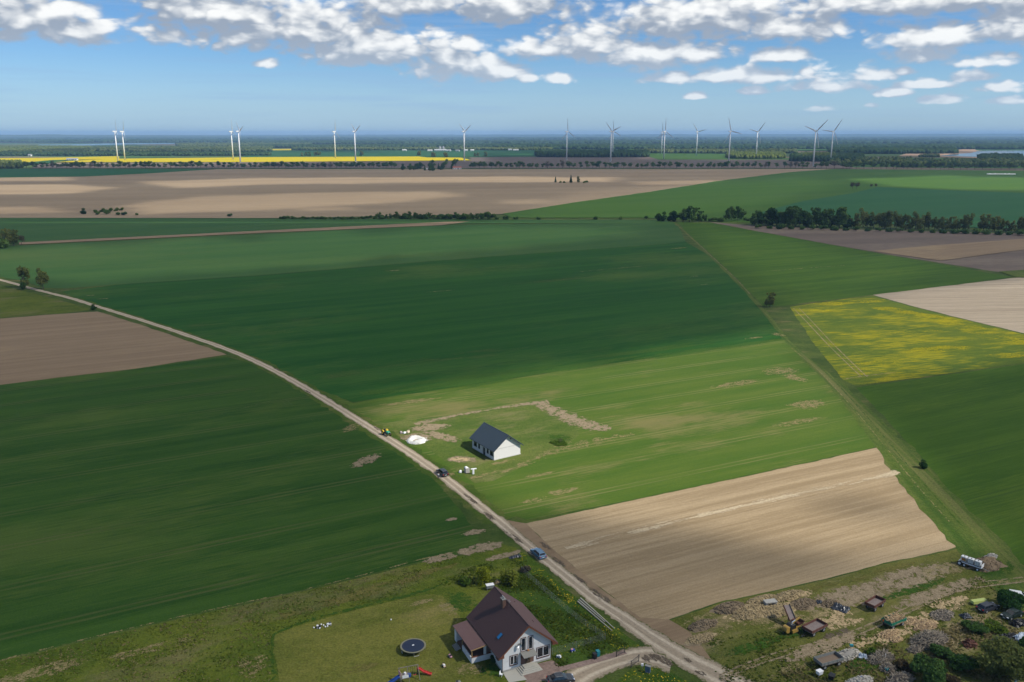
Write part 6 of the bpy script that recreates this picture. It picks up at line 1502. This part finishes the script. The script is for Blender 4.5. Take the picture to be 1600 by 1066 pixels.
ride_on('pink and black ride-on toy car lying near the porch step', (703.5, 1027), M_pink, M_black, R(120)); ride_on('cream ride-on toy car standing alone on the lawn', (693.5, 1042), plain('cream_plastic', (.66, .50, .36), .5), M_whitepl, R(115))
ride_on('white rocking toy in the grass beside the house corner', (873, 1028), M_whitepl, M_whitepl, R(150)); ride_on('blue and pink toy scooter in the front grass', (895, 1018), M_blue, M_pink, R(30))
ride_on('black and grey toy tricycle at the edge of the mown lawn', (498, 981), M_black, M_whitepl, R(20)); ride_on('white and navy toy tricycle next to the red peg on the lawn edge', (514, 977), M_whitepl, P_navy, R(200))
ride_on('dark pushchair lying at the bottom of the lawn by the house', (716, 1068), M_greycan, M_black, R(20))
for px, py in ((490.5, 982), (502, 977), (505.6, 978.3), (508.4, 980.6), (511.8, 979.8), (611, 969.5), (499.5, 983)):
    me = bpy.data.meshes.new('toy_ball'); bm = bmesh.new(); bmesh.ops.create_icosphere(bm, subdivisions=3, radius=.15); bmesh.ops.translate(bm, verts=bm.verts, vec=(0, 0, .15)); bm.to_mesh(me); bm.free()
    o = link('toy_ball', me, M_whitepl); o.location = at(px, py) + Vector((0, 0, .02)); tag(o, 'small white ball lying by itself on the lawn above the trampoline' if px > 600 else 'small white ball among the toy tricycles on the lawn edge', 'ball', None if px > 600 else 'balls among the toy tricycles')
t = thing('garden_chair', 'white plastic garden chair beside the corner of the house', 'chair', at(783, 1057) + Vector((0, 0, .03)), R(60))
MB().box((0, 0, .42), (.48, .46, .04)).build('seat', M_whitepl, t); MB().box((0, .22, .68), (.46, .04, .5)).build('backrest', M_whitepl, t)
for x_ in (-.2, .2):
    for y_ in (-.2, .2): MB().box((x_, y_, .21), (.05, .05, .42)).build('leg', M_whitepl, t)
t = thing('rabbit_hutch', 'white topped hutch on legs behind the brown-roofed house', 'hutch', at(765.5, 921), R(18))
MB().box((0, 0, .75), (1.5, .85, .6)).build('box', M_greyboard, t); MB().box((0, 0, 1.09), (1.65, 1.0, .07)).build('lid', M_whitepl, t)
for x_ in (-.65, .65):
    for y_ in (-.35, .35): MB().box((x_, y_, .22), (.08, .08, .46)).build('leg', M_frame_wood, t)
heap('straw_heap', 'small heap of tan straw between the two willows', 'heap', (777, 912), .7, .6, .8, plain('tan_straw', (.36, .25, .13), .95), seed=60)
crumpled('dark_sheet', 'dark blue plastic sheet lying in the verge near the blue estate car', (805, 871), 2.8, 1.0, .7, M_tarp, R(20), 13)
for px, py, m_, lb in ((934, 1025, M_teal, 'teal wheeled bin beside the paved path'), (929, 1029.5, M_black, 'black wheeled bin beside the paved path')):
    t = thing('wheeled_bin', lb, 'bin', at(px, py) + Vector((0, 0, .03)), R(25))
    MB().box((0, 0, .5), (.52, .6, .95), taper=1.12).build('body', m_, t); MB().box((0, .02, 1.0), (.62, .74, .07)).build('lid', m_, t); MB().bar((-.25, .38, .93), (.25, .38, .93), .04, .04).build('handle', m_, t)
    for s_ in (-1, 1): wheel(t, (s_ * .24, .28, .12), .12, .06, M_darkmetal, 'x')
t = thing('meter_cabinet', 'blue grey utility cabinet by the driveway mouth', 'cabinet', at(1012, 1051) + Vector((0, 0, .03)), R(-30))
MB().box((0, 0, .7), (.9, .4, 1.1)).build('case', plain('blue_grey_paint', (.10, .14, .20), .5), t); MB().box((0, 0, 1.28), (1.0, .5, .06)).build('lid', M_greycan, t); MB().box((0, 0, .08), (.8, .35, .16)).build('base', M_concrete, t)
t = thing('white_post_box', 'small white box beside the blue grey cabinet', 'box', at(1003.5, 1045) + Vector((0, 0, .03)), 0); MB().box((0, 0, .75), (.4, .3, .4)).build('case', M_whitepl, t); MB().box((0, 0, .28), (.08, .08, .56)).build('post', M_metal, t)
# two concrete poles lying on the verge
for i, (a, b, lb) in enumerate((((902.5, 941), (956, 986.5), 'long pale pole lying on the verge, the one next to the fence'), ((907, 936), (960, 983.5), 'long pale pole lying on the verge, the one next to the dirt road'), ((904.5, 938.6), (945, 973), 'shorter pale pole lying between the two long poles'))):
    A_, B_ = at(*a), at(*b); o = MB().cyl((0, 0, 0), (0, 0, (B_ - A_).length), .15, .08, 10).build('pole', M_polec, None)
    o.location = A_ + Vector((0, 0, .17)); o.rotation_euler = (B_ - A_).to_track_quat('Z', 'Y').to_euler(); o.name = 'utility_pole'; tag(o, lb, 'pole')


# fences
def wire_fence(label, pix, step=2.6, h=1.35):
    P_ = [at(*q) for q in pix]; t = thing('wire_fence', label, 'fence', P_[0] + Vector((0, 0, .02)))
    wires = MB(); posts = []
    for a, b in zip(P_[:-1], P_[1:]):
        k = max(1, int((b - a).length / step))
        for j in range(k + (b is P_[-1])): posts.append(a.lerp(b, j / k) - P_[0])
        for z in np.linspace(.1, h - .05, 6): wires.bar(a - P_[0] + Vector((0, 0, z)), b - P_[0] + Vector((0, 0, z)), .012, .012)
        for s_ in np.arange(0, (b - a).length, .5): q = a.lerp(b, s_ / (b - a).length) - P_[0]; wires.bar(q + Vector((0, 0, .03)), q + Vector((0, 0, h - .05)), .008, .008)
    for q in posts: MB().cyl(q, q + Vector((0, 0, h)), .035, n=6).build('post', M_metal, t)
    wires.build('mesh_wire', M_metal, t)


wire_fence('wire fence along the garden facing the dirt road', [(815, 894), (850, 925), (900, 968), (946, 1000)])
wire_fence('wire fence between the garden and the front grass', [(863, 1023), (900, 1013), (946, 1000)])
for pa, pb, lb in (((963, 1027), (976, 1020.5), 'dark metal gate standing open where the paved path ends'), ((986, 1044), (998, 1034), 'dark metal gate leaf beside the driveway mouth')):
    A_, B_ = at(*pa), at(*pb); t = thing('garden_gate', lb, 'gate', A_ + Vector((0, 0, .03)), math.atan2((B_ - A_).y, (B_ - A_).x)); L_ = (B_ - A_).length
    for x_ in (0, L_): MB().box((x_, 0, .7), (.09, .09, 1.4)).build('post', M_darkmetal, t)
    for z in (.25, 1.25): MB().bar((0, 0, z), (L_, 0, z), .05, .05).build('rail', M_darkmetal, t)
    for k in range(int(L_ / .16)): MB().bar((.1 + k * .16, 0, .2), (.1 + k * .16, 0, 1.3), .02, .02).build('bar', M_darkmetal, t)

# things on the building plot
t = thing('lime_heap', 'ring of white lime and sand dumped on the building plot', 'heap', at(651, 689) + Vector((0, 0, .04)), R(10))
vs_ = []; fs = []; N_ = 36
for i in range(N_):
    a = 2 * math.pi * i / N_
    for k in range(7):
        f = k / 6; ro = 1.0 + f * 1.9; ro *= 1 + .14 * mnoise.fractal(Vector((math.cos(a) * 1.6, math.sin(a) * 1.6, f)), 1, 2, 3)
        vs_.append((ro * math.cos(a) * 1.05, ro * math.sin(a) * 1.1, max(-.05, (.75 + .3 * math.sin(a * 2 + 4) + .25 * mnoise.noise(Vector((a * 3, f * 3, 1)))) * math.sin(f * math.pi))))
fs = [(i * 7 + k, ((i + 1) % N_) * 7 + k, ((i + 1) % N_) * 7 + k + 1, i * 7 + k + 1) for i in range(N_) for k in range(6)]
MB().raw(vs_, fs).build('mound', M_lime, t, True); o = pieces(MB(), 110, lambda rg: ((lambda a, r: Vector((r * math.cos(a), r * math.sin(a), rg.uniform(.02, .3))))(rg.uniform(-.6, 5), rg.uniform(1.9, 3.3)), 1), (.4, .3, .2), 9).build('loose_pieces', M_lime, t); o['kind'] = 'stuff'
for px, py, m_, s, lb in ((627, 677, plain('dusty_pink_sack', (.42, .35, .34), .9), 1.3, 'pinkish sack at the end of the row of bags beside the lime heap'), (632, 677.5, M_whitepl, 1.2, 'white sack in the row of bags beside the lime heap'), (637.5, 676.5, plain('cream_sack', (.55, .46, .33), .9), 1.5, 'cream sack nearest the lime heap'), (719.5, 738.5, M_whitepl, 1.3, 'white sack lying flat beside the grey block stack')):
    t = thing('sack', lb, 'sack', at(px, py) + Vector((0, 0, .03)), random.uniform(0, 3))
    MB().box((0, 0, .22 * s), (s * .9, s * .6, .42 * s), taper=.75).build('bag', m_, t, bevel=.14); MB().box((s * .46, 0, .3 * s), (.12, s * .4, .12)).build('tied_end', m_, t)
t = thing('block_stack', 'stack of grey blocks under a white wrap near the parked black car', 'block stack', at(729.5, 738.5) + Vector((0, 0, .03)), R(30))
for k in range(5):
    for j in (-1, 1):
        for i_ in (-1, 1): MB().box((i_ * .30, j * .26, .16 + k * .26), (.58, .50, .25)).build('block', M_concrete, t)
MB().box((0, 0, .02), (1.3, 1.1, .12)).build('pallet', M_frame_wood, t); MB().box((-.2, 0, 1.55), (.8, .9, .3), taper=.7).build('wrap', M_whitepl, t)
t = thing('water_standpipe', 'white wrapped standpipe post with a cross arm on the building plot', 'post', at(739.5, 741) + Vector((0, 0, .03)), R(15))
MB().box((0, 0, .75), (.5, .45, 1.5)).build('wrapped_post', M_whitepl, t, bevel=.06); MB().box((.1, 0, 1.5), (1.6, .28, .28)).build('cross_arm', M_whitepl, t, bevel=.05)

# ------------------------------------------------------------------ ground cover near the camera
def scatter(name, label, pix, n_, h, mat, seed, w=.5, ok=None):
    rg = np.random.RandomState(seed); P_ = np.array([tuple(at(*q).to_2d()) for q in pix]); lo, hi = P_.min(0), P_.max(0); pts = np.empty((0, 2))
    while len(pts) < n_:
        c = lo + rg.rand(n_ * 2, 2) * (hi - lo); m_ = poly_sd(c[:, 0], c[:, 1], P_.tolist(), 1, 1) > 0
        nz = np.array([mnoise.fractal(Vector((a * .16, b * .16, seed)), 1, 2, 3) for a, b in c]); pts = np.concatenate([pts, c[m_ & (nz > rg.normal(0, .22, len(c)))]])
    pts = pts[:n_]; a = rg.rand(n_) * 6.28; hh = h * (.5 + rg.rand(n_)); ww = w * (.5 + rg.rand(n_)); dx_, dy_ = np.cos(a) * ww / 2, np.sin(a) * ww / 2; lx, ly = rg.normal(0, 1.1, (2, n_)) * hh
    z0 = np.full(n_, .05)
    V = np.stack([np.stack([pts[:, 0] - dx_, pts[:, 1] - dy_, z0], 1), np.stack([pts[:, 0] + dx_, pts[:, 1] + dy_, z0], 1), np.stack([pts[:, 0] + dx_ * .7 + lx, pts[:, 1] + dy_ * .7 + ly, z0 + hh], 1), np.stack([pts[:, 0] - dx_ * .8 + lx, pts[:, 1] - dy_ * .8 + ly, z0 + hh * .8], 1)], 1).reshape(-1, 3)
    me = bpy.data.meshes.new(name); me.vertices.add(len(V)); me.vertices.foreach_set('co', V.ravel()); me.loops.add(n_ * 4); me.loops.foreach_set('vertex_index', np.arange(n_ * 4)); me.polygons.add(n_); me.polygons.foreach_set('loop_start', np.arange(n_) * 4); me.update(calc_edges=True)
    o = link(name, me, mat); o['label'] = label; return tag(o, kind='stuff')


L_grass = leaf_mat('grass_blades', (.055, .092, .010), (.135, .160, .026), .45); L_dry = leaf_mat('dry_grass_blades', (.17, .145, .06), (.30, .25, .12), .45); L_dand = plain('dandelion_yellow', (.62, .44, .01), .8, var=.1)
scatter('grass_tufts', 'tussocks of rough meadow grass beside the mown lawn', [(-60, 1060), (0, 1036), (250, 976), (500, 919), (700, 874), (735, 870), (760, 905), (640, 926), (560, 946), (425, 990), (424, 1080), (-60, 1080)], 3000, .12, L_grass, 1, .3)
scatter('dry_tufts', 'dry straw tussocks in the rough meadow', [(-60, 1060), (0, 1036), (250, 976), (500, 919), (700, 874), (735, 870), (640, 912), (425, 980), (424, 1080), (-60, 1080)], 1800, .12, L_dry, 2, .3)
scatter('grass_tufts', 'tussocks of grass in the garden and behind the house', [(700, 905), (740, 885), (815, 870), (905, 952), (985, 1010), (870, 1045), (860, 1024), (800, 960), (760, 925)], 5000, .15, L_grass, 3, .3)
scatter('grass_tufts', 'tussocks of weeds in the machinery yard', [(1120, 1062), (1100, 1000), (1230, 985), (1300, 1010), (1420, 960), (1530, 900), (1640, 960), (1640, 1100), (1200, 1100)], 4000, .18, L_grass, 4, .3)
scatter('dry_tufts', 'dry stalks in the machinery yard', [(1200, 1062), (1280, 1030), (1420, 1000), (1540, 960), (1640, 980), (1640, 1100), (1200, 1100)], 3500, .24, L_dry, 5, .34)
scatter('dandelions', 'yellow dandelions on the verge by the poles', [(848, 893), (880, 922), (935, 962), (998, 1005), (985, 1016), (960, 1010), (905, 955), (870, 930)], 260, .07, L_dand, 6, .2)
scatter('dandelions', 'yellow dandelions in the garden and corner grass', [(800, 900), (850, 930), (940, 1000), (870, 1035), (850, 1000)], 90, .07, L_dand, 7, .16)
scatter('dandelions', 'yellow dandelions at the driveway corner', [(965, 1064), (988, 1046), (1010, 1038), (1060, 1062), (1080, 1080), (960, 1080)], 130, .07, L_dand, 8, .2)


# ------------------------------------------------------------------ unseen cloud overhead, shaped so its gaps light the outlined ground
def proj_px(x, y, z=0.0):
    dz_ = z - CAM_H; dep = y * math.cos(PITCH) - dz_ * math.sin(PITCH); up = y * math.sin(PITCH) + dz_ * math.cos(PITCH)
    return 800 + FPX * x / dep, 533 - FPX * up / dep


GAPS = [  # sunlit ground: outline in photo pixels, softness (x, y), strength
    ([(560, 650), (590, 612), (760, 586), (900, 562), (1060, 540), (1225, 514), (1262, 560), (1330, 618), (1400, 690), (1470, 770), (1545, 860), (1480, 868), (1380, 866), (1240, 862), (1120, 838), (1000, 822), (880, 806), (790, 806), (700, 752), (620, 702)], 34, 20, 1.0),
    ([(1215, 500), (1260, 470), (1400, 455), (1560, 436), (1700, 425), (1700, 560), (1450, 585), (1330, 600), (1262, 560)], 40, 18, 0.75),
    ([(-90, 392), (300, 374), (640, 356), (980, 352), (1000, 368), (700, 398), (420, 424), (150, 442), (-90, 440)], 60, 12, 0.6),
    ([(1090, 352), (1250, 378), (1480, 418), (1400, 450), (1240, 464), (1150, 420)], 40, 16, 0.40),
    ([(760, 352), (900, 300), (1100, 285), (1240, 275), (1330, 285), (1200, 320), (1020, 345)], 40, 8, 0.35),
    ([(1330, 280), (1480, 275), (1720, 279), (1720, 300), (1500, 297), (1390, 292)], 22, 3.0, 1.0),
    ([(-90, 262), (-90, 240), (200, 240), (745, 236), (760, 252), (500, 256), (300, 262)], 25, 3, 1.0),
    ([(-90, 277), (110, 277), (120, 283), (-90, 285)], 14, 2, 0.9), ([(-90, 289), (120, 288), (185, 294), (130, 303), (-90, 306)], 20, 2.5, 1.0),
    ([(220, 285), (400, 278), (800, 276), (965, 277), (960, 285), (700, 286), (420, 289), (280, 295)], 26, 2.2, 0.95),
    ([(200, 322), (300, 308), (520, 300), (700, 300), (720, 307), (620, 317), (420, 330), (230, 336)], 30, 3.0, 0.75),
    ([(-90, 324), (60, 324), (120, 332), (-90, 337)], 16, 2.5, 0.8), ([(470, 324), (560, 323), (560, 329), (470, 331)], 14, 2, 0.6),
    ([(990, 284), (1130, 281), (1130, 288), (1000, 290)], 14, 2, 0.7), ([(800, 312), (870, 311), (850, 320), (780, 320)], 14, 2, 0.5),
    ([(990, 250), (1010, 238), (1120, 238), (1250, 246), (1240, 251)], 18, 2.5, 0.9),
    ([(1050, 930), (1150, 905), (1260, 890), (1420, 880), (1600, 900), (1720, 1010), (1720, 1080), (1300, 1080), (1120, 1010)], 70, 40, 0.35),
    ([(-100, 1010), (300, 960), (640, 890), (780, 860), (900, 960), (1000, 1040), (900, 1120), (-100, 1120)], 60, 40, 0.28),
]
SHADES = [([(1270, 778), (1330, 770), (1405, 785), (1425, 806), (1340, 806), (1280, 796)], 26, 12, 0.55)]
sh = sun_dir.xy / sun_dir.z


def shade_cloud(name, xs, ys, z0, seed):
    X, Y = np.meshgrid(xs, ys); px, py = proj_px(X, Y)
    wob = np.array([mnoise.fractal(Vector((a * 0.011, b * 0.02, seed)), 1.0, 2.0, 4) for a, b in zip(px.ravel(), py.ravel())]).reshape(px.shape)
    litv = np.zeros(px.shape)
    far_n = np.array([mnoise.fractal(Vector((a * 0.006, b * 0.10, seed + 5)), 1.0, 2.0, 3) for a, b in zip(px.ravel(), py.ravel())]).reshape(px.shape)
    litv = np.maximum(litv, np.where(py < 243, np.clip(far_n * 1.6 + 0.45, 0, 1), 0))
    for poly, sx, sy, k in GAPS:
        sd = poly_sd(px, py, poly, sx, sy) + wob * 0.55
        t = np.clip((sd + 0.55) / 1.3, 0, 1); litv = np.maximum(litv, k * t * t * (3 - 2 * t))
    for poly, sx, sy, k in SHADES:
        sd = poly_sd(px, py, poly, sx, sy) + wob * 0.9
        t = np.clip((sd + 0.6) / 1.3, 0, 1); litv = np.minimum(litv, 1 - k * t * t * (3 - 2 * t))
    dens = 1 - litv
    edge = np.minimum.reduce([np.arange(X.shape[1])[None, :] + 0 * X, X.shape[1] - 1 - np.arange(X.shape[1])[None, :] + 0 * X, np.arange(X.shape[0])[:, None] + 0 * X, X.shape[0] - 1 - np.arange(X.shape[0])[:, None] + 0 * X])
    h, w = X.shape
    bump = np.abs(wob)
    zb = np.full(X.shape, z0); zt = z0 + np.where(edge > 0, 1.0, 0.0) * (12 + dens * (90 + 120 * bump))
    vs_ = []
    for Z in (zb, zt):
        vs_.append(np.stack([X + sh.x * Z, Y + sh.y * Z, Z], -1).reshape(-1, 3))
    V = np.concatenate(vs_); N = h * w
    i = np.arange(N).reshape(h, w); q = np.stack([i[:-1, :-1], i[:-1, 1:], i[1:, 1:], i[1:, :-1]], -1).reshape(-1, 4)
    F_ = np.concatenate([q[:, ::-1], q + N])
    me = bpy.data.meshes.new(name); me.from_pydata(V.tolist(), [], F_.tolist())
    a_ = me.attributes.new('dens', 'FLOAT', 'POINT'); a_.data.foreach_set('value', np.concatenate([dens.ravel()] * 2).astype(np.float32))
    me.polygons.foreach_set('use_smooth', [True] * len(me.polygons))
    return tag(link(name, me, M_cloud), kind='stuff')


M_cloud, n = new_mat('cloud_vapour')
dn = n.add('ShaderNodeAttribute', (), 2, attribute_name='dens')
al = n.m('MULTIPLY', dn, CLOUD_ALPHA)
body = n.add('ShaderNodeAddShader', (n.add('ShaderNodeBsdfTranslucent', ((0.50, 0.50, 0.50),)), n.add('ShaderNodeBsdfDiffuse', ((0.5, 0.5, 0.5),))))
n.add('ShaderNodeOutputMaterial', (n.add('ShaderNodeMixShader', (al, n.add('ShaderNodeBsdfTransparent', ()), body)),), None)
shade_cloud('shade_cloud', np.arange(-640, 660, 8.0), np.arange(95, 900, 7.0), 1000.0, 1.0)
shade_cloud('shade_cloud', np.arange(-2400, 2400, 30.0), np.concatenate([np.arange(900, 2600, 14.0), np.arange(2600, 4900, 70.0)]), 1000.0, 2.0)

# ------------------------------------------------------------------ the air over the plain
hz = MB().box((0, 14000, 76.5), (62000, 34000, 155)).mesh('haze')
mh, n = new_mat('haze_air')
vol = n.add('ShaderNodeVolumePrincipled', {'Color': (0.40, 0.66, 1.0), 'Density': HAZE_D, 'Anisotropy': 0.0})
n.add('ShaderNodeOutputMaterial', {'Volume': vol}, None)
tag(link('haze', hz, mh), kind='stuff')
